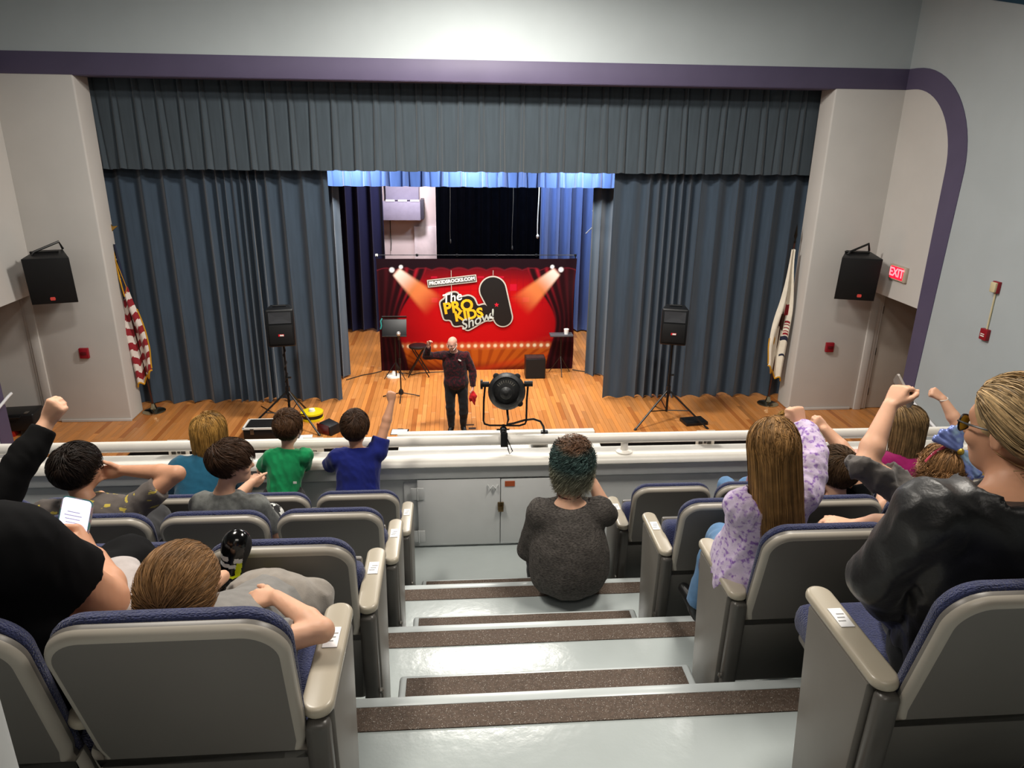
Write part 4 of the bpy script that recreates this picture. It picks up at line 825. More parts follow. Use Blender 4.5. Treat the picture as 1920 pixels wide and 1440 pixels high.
class Body:
    def __init__(s): s.pr = []; s.cuts = []; s.sub = []
    def cap(s, a, b, r1, r2=None, k=.015, flat=None): s.pr.append(('c', V3(*a), V3(*b), r1, r1 if r2 is None else r2, k, flat)); return s
    def chain(s, pts, rs, k=.015):
        for i in range(len(pts)-1): s.cap(pts[i], pts[i+1], rs[i], rs[i+1], k)
        return s
    def ell(s, c, rad, ax=None, k=.02): s.pr.append(('e', V3(*c), np.asarray(rad, float), np.eye(3) if ax is None else np.asarray(ax, float), k)); return s
    def cut(s, p, n, R=9.): s.cuts.append((V3(*p), nz(n), R)); return s
    def hole(s, c, rad, ax=None): s.sub.append((V3(*c), np.asarray(rad, float), np.eye(3) if ax is None else np.asarray(ax, float))); return s
    def inflate(s, d):
        o = Body(); o.cuts = list(s.cuts)
        for p in s.pr: o.pr.append((p[0], p[1], p[2], p[3]+d, p[4]+d, p[5], p[6]) if p[0] == 'c' else ('e', p[1], p[2]+d, p[3], p[4]))
        return o
    def _bb(s, p):
        if p[0] == 'c': m = max(p[3], p[4])+p[5]; return np.minimum(p[1], p[2])-m, np.maximum(p[1], p[2])+m
        e = np.abs(p[3]).T@p[2]+p[4]; return p[1]-e, p[1]+e
    def surf(s, res, noise=None):
        bbs = [s._bb(p) for p in s.pr]; lo = np.min([b[0] for b in bbs], 0)-3*res; hi = np.max([b[1] for b in bbs], 0)+3*res
        n = np.ceil((hi-lo)/res).astype(int)+1; D = np.full(n, .3, np.float32)
        ax = [lo[i]+np.arange(n[i])*res for i in range(3)]
        def block(a, b):
            i0 = np.clip(((a-lo)/res).astype(int)-2, 0, n-1); i1 = np.clip(((b-lo)/res).astype(int)+3, 1, n)
            sl = tuple(slice(i0[q], i1[q]) for q in range(3)); G = np.stack(np.meshgrid(*[ax[q][sl[q]] for q in range(3)], indexing='ij'), -1).astype(np.float32); return sl, G
        for p, (a, b) in zip(s.pr, bbs):
            sl, G = block(a, b)
            if p[0] == 'c':
                A, Bv, r1, r2, k, fl = p[1:]; q = G-A.astype(np.float32); ba = Bv-A; L2 = max(float(ba@ba), 1e-12)
                t = np.clip((q@ba.astype(np.float32))/L2, 0, 1); w_ = q-t[..., None]*ba.astype(np.float32)
                if fl is not None:
                    nn, sc = nz(fl[0]).astype(np.float32), fl[1]; h = w_@nn; w_ = w_+(h*(1/sc-1))[..., None]*nn
                d = np.sqrt((w_**2).sum(-1))-(r1+t*(r2-r1))
            else:
                c, rad, R, k = p[1:]; q = (G-c.astype(np.float32))@R.T.astype(np.float32); k0 = np.sqrt(((q/rad)**2).sum(-1)); k1 = np.sqrt(((q/rad**2)**2).sum(-1)); d = k0*(k0-1)/np.maximum(k1, 1e-6)
            o = D[sl]; h = np.clip(.5+.5*(o-d)/k, 0, 1); D[sl] = o*(1-h)+d*h-k*h*(1-h)
        if noise is not None:
            mk = np.argwhere(np.abs(D) < .025); D[tuple(mk.T)] += noise((lo+mk*res).astype(np.float32)).astype(np.float32)
        for p, nn, R in s.cuts:
            sl, G = block(np.maximum(p-R, lo), np.minimum(p+R, hi)); v = G-p.astype(np.float32); d = v@nn.astype(np.float32); o = D[sl]
            D[sl] = np.where((v**2).sum(-1) < R*R, np.maximum(o, d), o) if R < 8 else np.maximum(o, d)
        for c, rad, Rm in s.sub:
            sl, G = block(c-rad.max()*1.2, c+rad.max()*1.2); q = (G-c.astype(np.float32))@Rm.T.astype(np.float32); k0 = np.sqrt(((q/rad)**2).sum(-1)); k1 = np.sqrt(((q/rad**2)**2).sum(-1)); D[sl] = np.maximum(D[sl], -(k0*(k0-1)/np.maximum(k1, 1e-6)))
        S = D < 0; c8 = [S[i:n[0]-1+i, j:n[1]-1+j, k:n[2]-1+k] for i in (0, 1) for j in (0, 1) for k in (0, 1)]
        an = np.logical_or.reduce(c8); al = np.logical_and.reduce(c8); M_ = an & ~al; I = np.argwhere(M_); vid = np.full(M_.shape, -1, np.int32); vid[M_] = np.arange(len(I))
        acc = np.zeros((len(I), 3)); cnt = np.zeros(len(I))
        for e in range(3):
            o1, o2 = [q for q in range(3) if q != e]
            for u_ in (0, 1):
                for v_ in (0, 1):
                    off = np.zeros(3, int); off[o1] = u_; off[o2] = v_; a = I+off; b = a.copy(); b[:, e] += 1
                    da, db = D[tuple(a.T)], D[tuple(b.T)]; cr = (da < 0) != (db < 0); t = da/np.where(np.abs(da-db) < 1e-9, 1, da-db)
                    pt = a.astype(float); pt[:, e] += np.clip(t, 0, 1); acc[cr] += pt[cr]; cnt[cr] += 1
        V = lo+acc/cnt[:, None]*res; F = []
        for e in range(3):
            o1, o2 = (e+1) % 3, (e+2) % 3; sa = [slice(None)]*3; sb = [slice(None)]*3; sa[e] = slice(0, -1); sb[e] = slice(1, None)
            ch = S[tuple(sa)] != S[tuple(sb)]; E_ = np.argwhere(ch); ok = (E_[:, o1] > 0) & (E_[:, o2] > 0) & (E_[:, o1] < n[o1]-1) & (E_[:, o2] < n[o2]-1); E_ = E_[ok]
            q = []
            for du, dv in ((-1, -1), (0, -1), (0, 0), (-1, 0)):
                c = E_.copy(); c[:, o1] += du; c[:, o2] += dv; q.append(vid[tuple(c.T)])
            q = np.stack(q, 1); ins = S[tuple(E_.T)]; q[~ins] = q[~ins][:, ::-1]; F.append(q)
        return V, np.concatenate(F)
    def obj(s, name, mats, parent, res, noise=None, paint=None):
        V, F = s.surf(res, noise); mats = mats if isinstance(mats, (list, tuple)) else [mats]
        mi = None if paint is None else paint(V[F].mean(1))
        return link(bpy.data.objects.new(name, fast_mesh(name, V, F, mats, mat_index=mi)), parent)

def skin(name, col): 
    m = M(name, col, .5, var=.07, vs=14, spec=.35); b = m.node_tree.nodes['Principled BSDF']; b.inputs['Subsurface Weight'].default_value = .12; b.inputs['Subsurface Radius'].default_value = (.02, .008, .004); b.inputs['Subsurface Scale'].default_value = .3; return m
SK = {'fair': skin('fair_skin', '#dcab8e'), 'tan': skin('warm_skin', '#cb9677'), 'pink': skin('pink_skin', '#d59f8b')}
def hairmat(name, col, isl=.45, rough=.58): return M(name, col, rough, var=.25, vs=25, spec=.22, island=isl)
m_eye = M('eye_white', '#e8e4de', .2); m_iris = M('eye_dark', '#1c120c', .2)

class Head:
    """c = middle of the head, f = facing, u = up; s = 1 for an adult"""
    def __init__(h, c, f, u=(0, 0, 1), s=1.):
        h.c = V3(*c); h.f = nz(f); u = np.asarray(u, float); h.u = nz(u-h.f*(u@h.f)); h.r = np.cross(h.f, h.u); h.s = s; h.ax = np.array([h.r, h.f, h.u])
    def p(h, x, y, z): return h.c+h.s*(x*h.r+y*h.f+z*h.u)
    def add(h, B, ears=True):
        s = h.s
        B.ell(h.p(0, -.012, .032), V3(.073, .094, .083)*s, h.ax, .02*s); B.ell(h.p(0, .022, -.035), V3(.060, .064, .076)*s, h.ax, .03*s)
        B.ell(h.p(0, .052, -.088), V3(.030, .028, .024)*s, h.ax, .03*s); B.cap(h.p(-.03, .066, .022), h.p(.03, .066, .022), .014*s, k=.02*s)
        B.cap(h.p(0, .080, .008), h.p(0, .098, -.030), .007*s, .012*s, .010*s); B.cap(h.p(-.011, .086, -.033), h.p(.011, .086, -.033), .007*s, k=.008*s)
        B.cap(h.p(-.018, .077, -.060), h.p(.018, .077, -.060), .006*s, k=.008*s); B.cap(h.p(-.014, .076, -.069), h.p(.014, .076, -.069), .0065*s, k=.008*s)
        for q in (-1, 1):
            B.ell(h.p(.040*q, .062, -.030), V3(.020, .018, .018)*s, h.ax, .02*s)
            if ears:
                B.ell(h.p(.076*q, -.008, -.010), V3(.007, .017, .030)*s, h.ax, .006*s); B.cap(h.p(.079*q, -.022, .008), h.p(.081*q, -.014, -.030), .005*s, k=.006*s)
            B.hole(h.p(.031*q, .086, -.004), V3(.015, .012, .010)*s, h.ax)
    def eyes(h, parent):
        for q in (-1, 1):
            b = MB(); b.lathe([(.0005, -.011), (.008, -.008), (.0115, 0), (.0095, .0065)], n=12); b.mi = 1; b.lathe([(.0095, .0065), (.006, .0098), (.0005, .0110)], n=12)
            o = b.obj('eye', [m_eye, m_iris], parent, angle=180); fr = Matrix(((h.r[0], h.u[0], h.f[0], 0), (h.r[1], h.u[1], h.f[1], 0), (h.r[2], h.u[2], h.f[2], 0), (0, 0, 0, 1)))
            o.data.transform(Matrix.Translation(h.p(.031*q, .0705, -.004))@fr@Matrix.Scale(h.s, 4))
def ribbons(paths, c, w0, w1):
    """flat tapered locks lying on the head, paths (N,K,3), c = head centre"""
    N_, K = paths.shape[:2]; t = np.gradient(paths, axis=1); a = np.cross(t, paths-c); a /= np.maximum(np.linalg.norm(a, axis=2, keepdims=True), 1e-9)
    tw = RNG.normal(0, .5, (N_, 1, 1)); o_ = paths-c; o_ = o_/np.maximum(np.linalg.norm(o_, axis=2, keepdims=True), 1e-9); a = a*np.cos(tw)+o_*np.sin(tw)
    tt = np.linspace(0, 1, K)[None, :, None]; w_ = (w0*(1-tt**3)+w1*tt**3)*np.minimum(1, .6+tt*4)*1.25
    rg = np.stack([paths-a*w_, paths+a*w_], 2); i = np.arange(N_*K*2).reshape(N_, K, 2)
    return rg.reshape(-1, 3), np.stack([i[:, :-1, 0], i[:, :-1, 1], i[:, 1:, 1], i[:, 1:, 0]], -1).reshape(-1, 4)
def tubes(paths, w0, w1, n=3):
    """paths (N,K,3) -> tapered 3-sided tubes"""
    N_, K = paths.shape[:2]; t = np.gradient(paths, axis=1); t /= np.maximum(np.linalg.norm(t, axis=2, keepdims=True), 1e-9)
    ref = np.where(np.abs(t[..., 2:3]) < .8, np.array([0, 0, 1.]), np.array([1., 0, 0])); a = np.cross(t, ref); a /= np.maximum(np.linalg.norm(a, axis=2, keepdims=True), 1e-9); b = np.cross(a, t)
    tt = np.linspace(0, 1, K)[None, :, None]; w_ = w0*(1-tt**3)+w1*tt**3; w_ = w_*np.minimum(1, .6+tt*4)
    rg = np.stack([paths+(a*math.cos(2*math.pi*j/n)+b*math.sin(2*math.pi*j/n))*w_ for j in range(n)], 2)
    idx = np.arange(N_*K*n).reshape(N_, K, n); q = np.stack([idx[:, :-1], np.roll(idx, -1, 2)[:, :-1], np.roll(idx, -1, 2)[:, 1:], idx[:, 1:]], -1).reshape(-1, 4)
    return rg.reshape(-1, 3), q
def hair(parent, h, mat, length=.09, n=900, K=7, keep=None, crown=(0, -.55, .83), comb=(0, 0, 0), grav=.0, lift=.10, w=.0028, body=(), curl=0., seed=0, name='hair', capinf=.007, jitter=.25, part=None, lenvar=.25, cap=True, capcut=None, gdir=(0, 0, -1)):
    """scalp cap plus combed locks; keep(x,y,z) selects scalp directions in head axes; body = spheres (centre, radius) the locks rest on"""
    r = np.random.default_rng(seed); s = h.s
    keep = keep or (lambda x, y, z: ~((y > .30) & (z < .50)) & (z > -.62+.35*np.maximum(y, 0)) & ~((np.abs(x) > .72) & (z < .02) & (y > -.28)))
    d = r.normal(0, 1, (n*6, 3)); d /= np.linalg.norm(d, axis=1)[:, None]; d = d[keep(d[:, 0], d[:, 1], d[:, 2])][:n]
    rad = V3(.073, .094, .083)*s; c = h.p(0, -.012, .032); R = h.ax
    q = d*rad*(1.0+capinf/.073); cr = nz(crown); L = length*s*(1-lenvar*r.random(len(q)))[:, None]; pts = [q.copy()]
    sn = r.normal(0, 3.2, (3, 3)); jd = jitter*(1.3*np.sin(d@sn+r.random(3)*6)+.45*r.normal(0, 1, q.shape)); g = R@nz(gdir); cmb = np.asarray(comb, float); lr = .6+.8*r.random(len(q)); phs = r.random(len(q))*6.28
    for i in range(1, K):
        t = i/(K-1); nn = q/rad**2; nn /= np.linalg.norm(nn, axis=1)[:, None]
        if part is None: fl = d-cr*1.0
        else: fl = np.stack([np.sign(d[:, 0]-part)*.9, -.15+0*d[:, 1], -.5+0*d[:, 2]], 1)
        fl = fl+jd+cmb; fl = fl-nn*(fl*nn).sum(1)[:, None]; fl /= np.maximum(np.linalg.norm(fl, axis=1), 1e-6)[:, None]
        gg = grav*min(1., t*1.6)
        if grav > .5: gg = np.maximum(gg, .97*np.clip(((nn@g)+.35)/.5, 0, 1))[:, None]
        mv = fl*(1-gg)+g*gg*1.0; mv /= np.maximum(np.linalg.norm(mv, axis=1), 1e-6)[:, None]
        q = q+mv*L/(K-1)
        lv = np.sqrt(((q/rad)**2).sum(1)); mn = 1.0+capinf/.073+.012+lift*np.sin(np.pi*min(t*1.1, 1.))*lr
        low = lv < mn; q = np.where(low[:, None], q/np.maximum(lv, 1e-6)[:, None]*mn[:, None], q)
        W = c+q@R
        for bc, br in body:
            v = W-bc; need = np.sqrt(np.maximum(br*br-v[:, 2]**2, 0)); vh = v[:, :2]; dh = np.linalg.norm(vh, axis=1); ins = dh < need; W[:, :2] = np.where(ins[:, None], bc[:2]+vh/np.maximum(dh, 1e-6)[:, None]*np.minimum(need, dh+.010)[:, None], W[:, :2])
        q = (W-c)@R.T; pts.append(q.copy())
    P = np.stack(pts, 1)
    if curl:
        t = np.linspace(0, 1, K)[None, :, None]; ph = phs[:, None, None]+t*L.mean()/.055*2*np.pi; P = P+curl*np.minimum(1, t*3)*np.concatenate([np.sin(ph), np.cos(ph), .4*np.sin(ph*1.3)], 2)
    V, F = ribbons(c+P@R, c, w*s, w*s*.25)
    if cap:
        B = Body(); B.ell(c, rad+capinf*s, R, .01)
        for cp, cn in (capcut or (((0, .045, .05), (0, .85, -.55)), ((0, -.02, -.045), (0, .25, -1)))): B.cut(h.p(*cp), cn[0]*h.r+cn[1]*h.f+cn[2]*h.u)
        V2, F2 = B.surf(.006*max(s, .8)); F = np.concatenate([F, F2+len(V)]); V = np.concatenate([V, V2])
    return link(bpy.data.objects.new(name, fast_mesh(name, V, F, [mat])), parent)
def rotv(v, ax, a): ax = nz(ax); return v*math.cos(a)+np.cross(ax, v)*math.sin(a)+ax*(ax@v)*(1-math.cos(a))
def hand(B, w_, d, n_, th, s=1., pose='relaxed'):
    """w_ wrist, d = direction of the hand, n_ = the way the palm faces, th = towards the thumb"""
    d = nz(d); n_ = nz(np.asarray(n_, float)-d*(np.asarray(n_, float)@d)); th0 = np.cross(d, n_); th = th0 if th0@np.asarray(th, float) > 0 else -th0
    C = {'fist': (80, 98, 62), 'relaxed': (22, 28, 16), 'grip': (52, 62, 34), 'flat': (6, 8, 5), 'loose': (40, 48, 30)}[pose]
    for i, (o, ln) in enumerate(((.029, .070), (.010, .078), (-.010, .073), (-.028, .057))):
        kn = w_+s*(d*(.088-.004*abs(i-1))+th*o); B.cap(w_+s*(d*.012+th*o*.55), kn, .0125*s, .0115*s, .012*s)
        p = kn; v = d.copy(); axr = np.cross(d, n_)
        for q, fr in enumerate((.45, .31, .24)):
            v = rotv(v, axr, math.radians(C[q]*(1+.05*i))); e = p+v*ln*fr*s; B.cap(p, e, (.0098-.0007*q)*s, (.0092-.0009*q)*s, .004*s); p = e
    tb = w_+s*(d*.025+th*.024+n_*.008)
    if pose == 'fist': pts = [tb, w_+s*(d*.062+th*.040+n_*.024), w_+s*(d*.084+th*.022+n_*.046), w_+s*(d*.080-th*.004+n_*.050)]
    elif pose == 'grip': pts = [tb, w_+s*(d*.06+th*.045+n_*.022), w_+s*(d*.09+th*.046+n_*.040), w_+s*(d*.112+th*.036+n_*.048)]
    else: pts = [tb, w_+s*(d*.058+th*.048+n_*.012), w_+s*(d*.085+th*.062+n_*.018), w_+s*(d*.105+th*.068+n_*.022)]
    B.chain(pts, [.014*s, .0115*s, .0098*s, .008*s], .006*s); B.ell(w_+s*(d*.05+n_*.004), V3(.036, .044, .014)*s, np.array([th, d, n_]), .012*s)
def foot(B, an, d, s=1., r=.036):
    d = nz(d); B.cap(an, an+d*.15*s-V3(0, 0, .035*s), .045*s, .032*s, .02*s); B.cap(an-V3(0, 0, .03*s), an-d*.03*s-V3(0, 0, .04*s), .036*s, .03*s, .02*s)
class Person:
    """J: named joints (world points). Builds one skin body; garments are inflated copies of chosen limbs."""
    def __init__(p, label, J, head, s=1., build=1., sk='fair', res=.006, group=None):
        p.J = {k: V3(*v) for k, v in J.items()}; p.h = head; p.s = s; p.b = build; p.sk = SK[sk]; p.res = res*1.15
        base = p.J['pelvis']; p.o = thing('person', label, 'person', (float(base[0]), float(base[1]), float(base[2])), 0, group)
        p.off = base; p.B = Body(); p.frame()
    def frame(p):
        J = p.J; p.rt = nz(J['shR']-J['shL']); p.up = nz(J['neck']-J['pelvis']); p.fw = nz(np.cross(p.up, p.rt)); p.rt = np.cross(p.fw, p.up); p.ax = np.array([p.rt, p.fw, p.up])
    def torso(p, B, inf=0., belly=1.):
        J, s, b, ax = p.J, p.s, p.b, p.ax; ch = J['pelvis']*.30+(J['shL']+J['shR'])/2*.70; wa = J['pelvis']*.65+(J['shL']+J['shR'])/2*.35
        L_ = np.linalg.norm(J['neck']-J['pelvis']); sw = np.linalg.norm(J['shR']-J['shL'])/2
        B.cap(J['shL'], J['shR'], .052*s*b+inf, k=.05*s); B.ell(ch, V3(sw*.98+inf, .108*s*b+inf, L_*.36+inf), ax, .05*s)
        B.ell(wa, V3(sw*.86*b+inf, .108*s*b*belly+inf, L_*.34+inf), ax, .06*s); B.ell(J['pelvis']+p.up*.02*s, V3(sw*.90*b+inf, .125*s*b+inf, .125*s+inf), ax, .06*s)
        B.cap((J['shL']+J['shR'])/2, J['neck'], .075*s+inf*.5, .058*s+inf*.3, .05*s)
    def arm(p, B, q, inf=0., t0=0., t1=1., fore=True, f1=1.):
        s, b = p.s, p.b**.7; A, E_, W = p.J['sh'+q], p.J['el'+q], p.J['wr'+q]; r = lambda t: (.050+(.040-.050)*t)*s*b
        if t1 < 1 or not fore: B.cap(A, A+(E_-A)*t1, r(0)*1.05+inf, r(t1)+inf*1.15, .025*s)
        else:
            B.cap(A, E_, r(0)*1.05+inf, r(1)+inf, .02*s); e = E_+(W-E_)*f1; m = E_+(W-E_)*min(.3, f1)
            B.cap(E_, m, .041*s*b+inf, .043*s*b+inf, .015*s)
            if f1 > .3: B.cap(m, e, .043*s*b+inf, (.043+(.027-.043)*f1)*s*b+inf, .015*s)
    def leg(p, B, q, inf=0., f1=1.):
        s, b = p.s, p.b**.7
        if 'kn'+q not in p.J: return
        H, K_, A = p.J['hip'+q], p.J['kn'+q], p.J['an'+q]; B.cap(H, K_, .088*s*b+inf, .060*s*b+inf, .04*s); e = K_+(A-K_)*f1; m = K_+(A-K_)*min(.3, f1)
        B.cap(K_, m, .058*s*b+inf, .060*s*b+inf, .02*s)
        if f1 > .3: B.cap(m, e, .060*s*b+inf, (.060+(.036-.060)*f1)*s*b+inf, .02*s)
    def local(p, o):
        o.data.transform(Matrix.Translation(-Vector(p.off))); return o
    def skinbody(p, hands=(), feet=True, ears=True, extra=None, legs=False):
        B = p.B; J = p.J; p.torso(B, -.006*p.s); B.cap(J['neck']-p.up*.03*p.s, p.h.p(0, -.022, -.055), .056*p.s, .050*p.s, .02*p.s)
        for q in 'LR':
            p.arm(B, q)
            if legs: p.leg(B, q)
            if legs and feet and 'an'+q in J: foot(B, J['an'+q], J.get('toe'+q, J['an'+q]+p.fw)-J['an'+q], p.s)
        for q, d, n_, th, pose in hands: hand(B, J['wr'+q], d, n_, th, p.s*(1.0 if p.s > .9 else 1.06), pose)
        p.h.add(B, ears)
        if extra: extra(B)
        p.body = p.local(B.obj('body', p.sk, p.o, p.res)); 
        p.h.eyes(p.o); [p.local(c) for c in p.o.children if c.name.startswith('eye')]
        return p
    def shirt(p, mat, sleeve=.55, long=False, inf=.014, name='shirt', folds=.006, ff=16., res=None, f1=.97, belly=1., extra=None, hemcut=None, seed=1, neckcut=True):
        B = Body(); p.torso(B, inf, belly)
        for q in 'LR':
            sl = sleeve[q] if isinstance(sleeve, dict) else sleeve; lg = long[q] if isinstance(long, dict) else long; ff1 = f1[q] if isinstance(f1, dict) else f1
            p.arm(B, q, inf, t1=sl if not lg else 1., fore=lg, f1=ff1)
            A, E_, W = p.J['sh'+q], p.J['el'+q], p.J['wr'+q]
            if lg: B.cut(E_+(W-E_)*ff1, nz(W-E_), .09)
            else: B.cut(A+(E_-A)*sl, nz(E_-A), .085*p.s+.02)
        if neckcut: B.cut(p.J['neck']+p.up*.012*p.s, nz(p.up*1.0+p.fw*.25), .12*p.s)
        if hemcut is not None: B.cut(*hemcut)
        if extra: extra(B)
        nf = (lambda P: -folds*ridges(P*np.array([1, 1, .6]), ff, seed)+folds*.3) if folds else None
        return p.local(B.obj(name, mat, p.o, res or p.res*1.15, nf))
    def pants(p, mat, f1=1., inf=.014, name='trousers', folds=.006, res=None, shorts=False):
        B = Body(); sw = np.linalg.norm(p.J['shR']-p.J['shL'])/2; B.ell(p.J['pelvis']-p.up*.01, V3(sw*.92*p.b+inf, .128*p.s*p.b+inf, .13*p.s+inf), p.ax, .05)
        for q in 'LR':
            p.leg(B, q, inf, f1)
            if 'kn'+q in p.J: B.cut(p.J['kn'+q]+(p.J['an'+q]-p.J['kn'+q])*f1, nz(p.J['an'+q]-p.J['kn'+q]), .12*p.s)
        return p.local(B.obj(name, mat, p.o, res or p.res*1.6, (lambda P: -folds*ridges(P, 18, 5)) if folds else None))
    def shoes(p, mat, name='shoe'):
        for q in 'LR':
            if 'an'+q not in p.J: continue
            B = Body(); foot(B, p.J['an'+q], p.J.get('toe'+q, p.J['an'+q]+p.fw)-p.J['an'+q], p.s*1.12); p.local(B.obj(name, mat, p.o, .010))
    def hair(p, mat, **k): return p.local(hair(p.o, p.h, mat, **k))
    def fin(p):
        return p.o
def seated(x, row, s, dz=0., dy=0., lean=0.):
    """usual joints of somebody sitting in seat x of a row; s = body scale"""
    y0, z0 = row_y(row), row_floor(row); sz = z0+.49+.09*s
    pe = V3(x, y0+.25+dy, sz+.02+dz); up = V3(0, math.sin(lean), math.cos(lean)); ne = pe+up*.52*s
    J = dict(pelvis=pe, neck=ne, shL=ne-up*.05*s+V3(-.175*s, 0, 0), shR=ne-up*.05*s+V3(.175*s, 0, 0), hipL=pe+V3(-.085*s, .03, -.02), hipR=pe+V3(.085*s, .03, -.02), knL=pe+V3(-.10*s, .43*s, .0), knR=pe+V3(.10*s, .43*s, .0), anL=V3(pe[0]-.10*s, pe[1]+.44*s, max(z0+.07, pe[2]-.42*s)), anR=V3(pe[0]+.10*s, pe[1]+.44*s, max(z0+.07, pe[2]-.42*s)))
    J['elL'] = J['shL']+V3(-.05, .06, -.26)*s; J['wrL'] = J['elL']+V3(.10, .20, .05)*s; J['elR'] = J['shR']+V3(.05, .06, -.26)*s; J['wrR'] = J['elR']+V3(-.10, .20, .05)*s
    return J
# ================================================================== the people
def cloth(name, col, **k): 
    d = dict(rough=.85, var=.10, vs=30, bump=.12, bs=260, spec=.2, sheen=.15); d.update(k); return M(name, col, **d)
H_BROWN = hairmat('brown_hair', '#3a2618'); H_DARK = hairmat('dark_brown_hair', '#1d130d', .5); H_LIGHT = hairmat('light_brown_hair', '#83603c', .5); H_BLOND = hairmat('honey_blond_hair', '#9a7338', .55)
H_ASH = hairmat('ash_blond_hair', '#6d5638', .65); H_STREAK = hairmat('streaked_blond_hair', '#a88d66', .85); H_GOLD = hairmat('golden_brown_hair', '#866339', .6)
def speckle(name, base, c2, scale, thr, width=.06, stretch=(1, 1, 1)):
    m = cloth(name, base); N = m.node_tree.nodes; L = m.node_tree.links
    tc = N.new('ShaderNodeTexCoord'); mp = N.new('ShaderNodeMapping'); mp.inputs['Scale'].default_value = stretch; v = N.new('ShaderNodeTexNoise'); v.inputs['Scale'].default_value = scale; v.inputs['Detail'].default_value = 2.5
    L.new(tc.outputs['Object'], mp.inputs[0]); L.new(mp.outputs[0], v.inputs['Vector']); r = N.new('ShaderNodeValToRGB'); r.color_ramp.elements[0].position = thr; r.color_ramp.elements[1].position = thr+width; L.new(v.outputs['Fac'], r.inputs['Fac'])
    mx = N.new('ShaderNodeMix'); mx.data_type = 'RGBA'; mx.inputs[7].default_value = (*lin(c2), 1); b = N['Principled BSDF']; src = b.inputs['Base Color'].links[0].from_socket
    L.new(r.outputs['Color'], mx.inputs['Factor']); L.new(src, mx.inputs[6]); L.new(mx.outputs[2], b.inputs['Base Color']); return m
m_denim = cloth('blue_denim', '#5a7fa6'); m_jean = cloth('black_denim', '#0d1014'); m_shoeb = M('black_leather', '#0c0c0d', .35)
m_gl = M('black_glasses_plastic', '#0e0e10', .3)
def glasses(P, mat=None, lens=None):
    h = P.h; b = MB(); s = h.s
    for q in (-1, 1):
        c = [h.p(.034*q+.026*math.cos(a)*1.0, .094-.006*abs(math.cos(a)), -.004+.019*math.sin(a)) for a in np.linspace(0, 2*math.pi, 17)[:-1]]
        b.tube(c, .0022*s, 6, closed=True); b.tube([h.p(.060*q, .090, .006), h.p(.076*q, .06, .008), h.p(.080*q, -.005, .006), h.p(.079*q, -.02, -.006)], .0024*s, 6)
    b.tube([h.p(-.010, .094, .002), h.p(0, .098, .005), h.p(.010, .094, .002)], .0022*s, 6)
    o = P.local(b.obj('glasses', mat or m_gl, P.o))
    if lens:
        for q in (-1, 1):
            b = MB(); b.add([h.p(.034*q+.025*math.cos(a), .0935-.006*abs(math.cos(a)), -.004+.018*math.sin(a)) for a in np.linspace(0, 2*math.pi, 17)[:-1]], [tuple(range(16))]); g = P.local(b.obj('lens', lens, o))
    return o

# ---- performer on the stage
hd = Head((-.065, 11.66, 1.635), (-.45, -.85, -.22), s=1.0)
J = dict(pelvis=(-.01, 11.78, .93), neck=(-.035, 11.74, 1.475), shL=(.16, 11.76, 1.40), shR=(-.23, 11.72, 1.42), elL=(.275, 11.76, 1.12), wrL=(.27, 11.66, .87), elR=(-.50, 11.62, 1.44), wrR=(-.455, 11.50, 1.64),
         hipL=(.085, 11.78, .90), hipR=(-.105, 11.78, .90), knL=(.115, 11.74, .49), knR=(-.115, 11.74, .49), anL=(.105, 11.79, .08), anR=(-.10, 11.79, .08), toeL=(.15, 11.55, .05), toeR=(-.16, 11.56, .05))
P = Person('bald performer in a maroon patterned shirt and black trousers on stage, one arm raised', J, hd, 1.0, 1.08, 'pink', .007)
P.skinbody([('R', (.25, -.05, 1), (.6, -.6, .2), (-.2, -.8, .4), 'loose'), ('L', (.05, -.1, -1), (-1, 0, 0), (0, -1, 0), 'grip')])
P.shirt(speckle('maroon_pattern_shirt', '#1c0a10', '#430a15', 26, .50), long=True, inf=.018, hemcut=((-.01, 11.76, .82), (0, 0, -1)), folds=.007, extra=lambda B: B.ell((-.01, 11.77, .92), (.185, .15, .14), None, .05))
P.pants(m_jean, .98, .012); P.shoes(m_shoeb); glasses(P, M('thin_metal_frame', '#8a8580', .3, metal=.8))
b = MB(); b.tube([hd.p(-.078, -.02, .01), hd.p(-.082, .03, -.03), hd.p(-.06, .09, -.065)], .004, 6); P.local(b.obj('headset_microphone', m_lt, P.o))
b = MB(); b.box((.055, 11.62, 1.36), (.05, .012, .018), Matrix.Rotation(.5, 3, 'Y')); P.local(b.obj('clip_tag', m_lt, P.o))
B = Body(); B.chain([(.265, 11.63, .80), (.29, 11.62, .72), (.285, 11.62, .64), (.30, 11.62, .56)], [.022, .045, .035, .006], .02); B.chain([(.26, 11.62, .80), (.235, 11.61, .70), (.225, 11.61, .62)], [.018, .026, .006], .02)
o = B.obj('red_cloth', cloth('red_handkerchief', '#b4141c'), None, .008, lambda Q: .008*wob(Q, 40, 3)); tag(o, 'crumpled red cloth hanging from the performer\'s lowered hand', 'cloth')

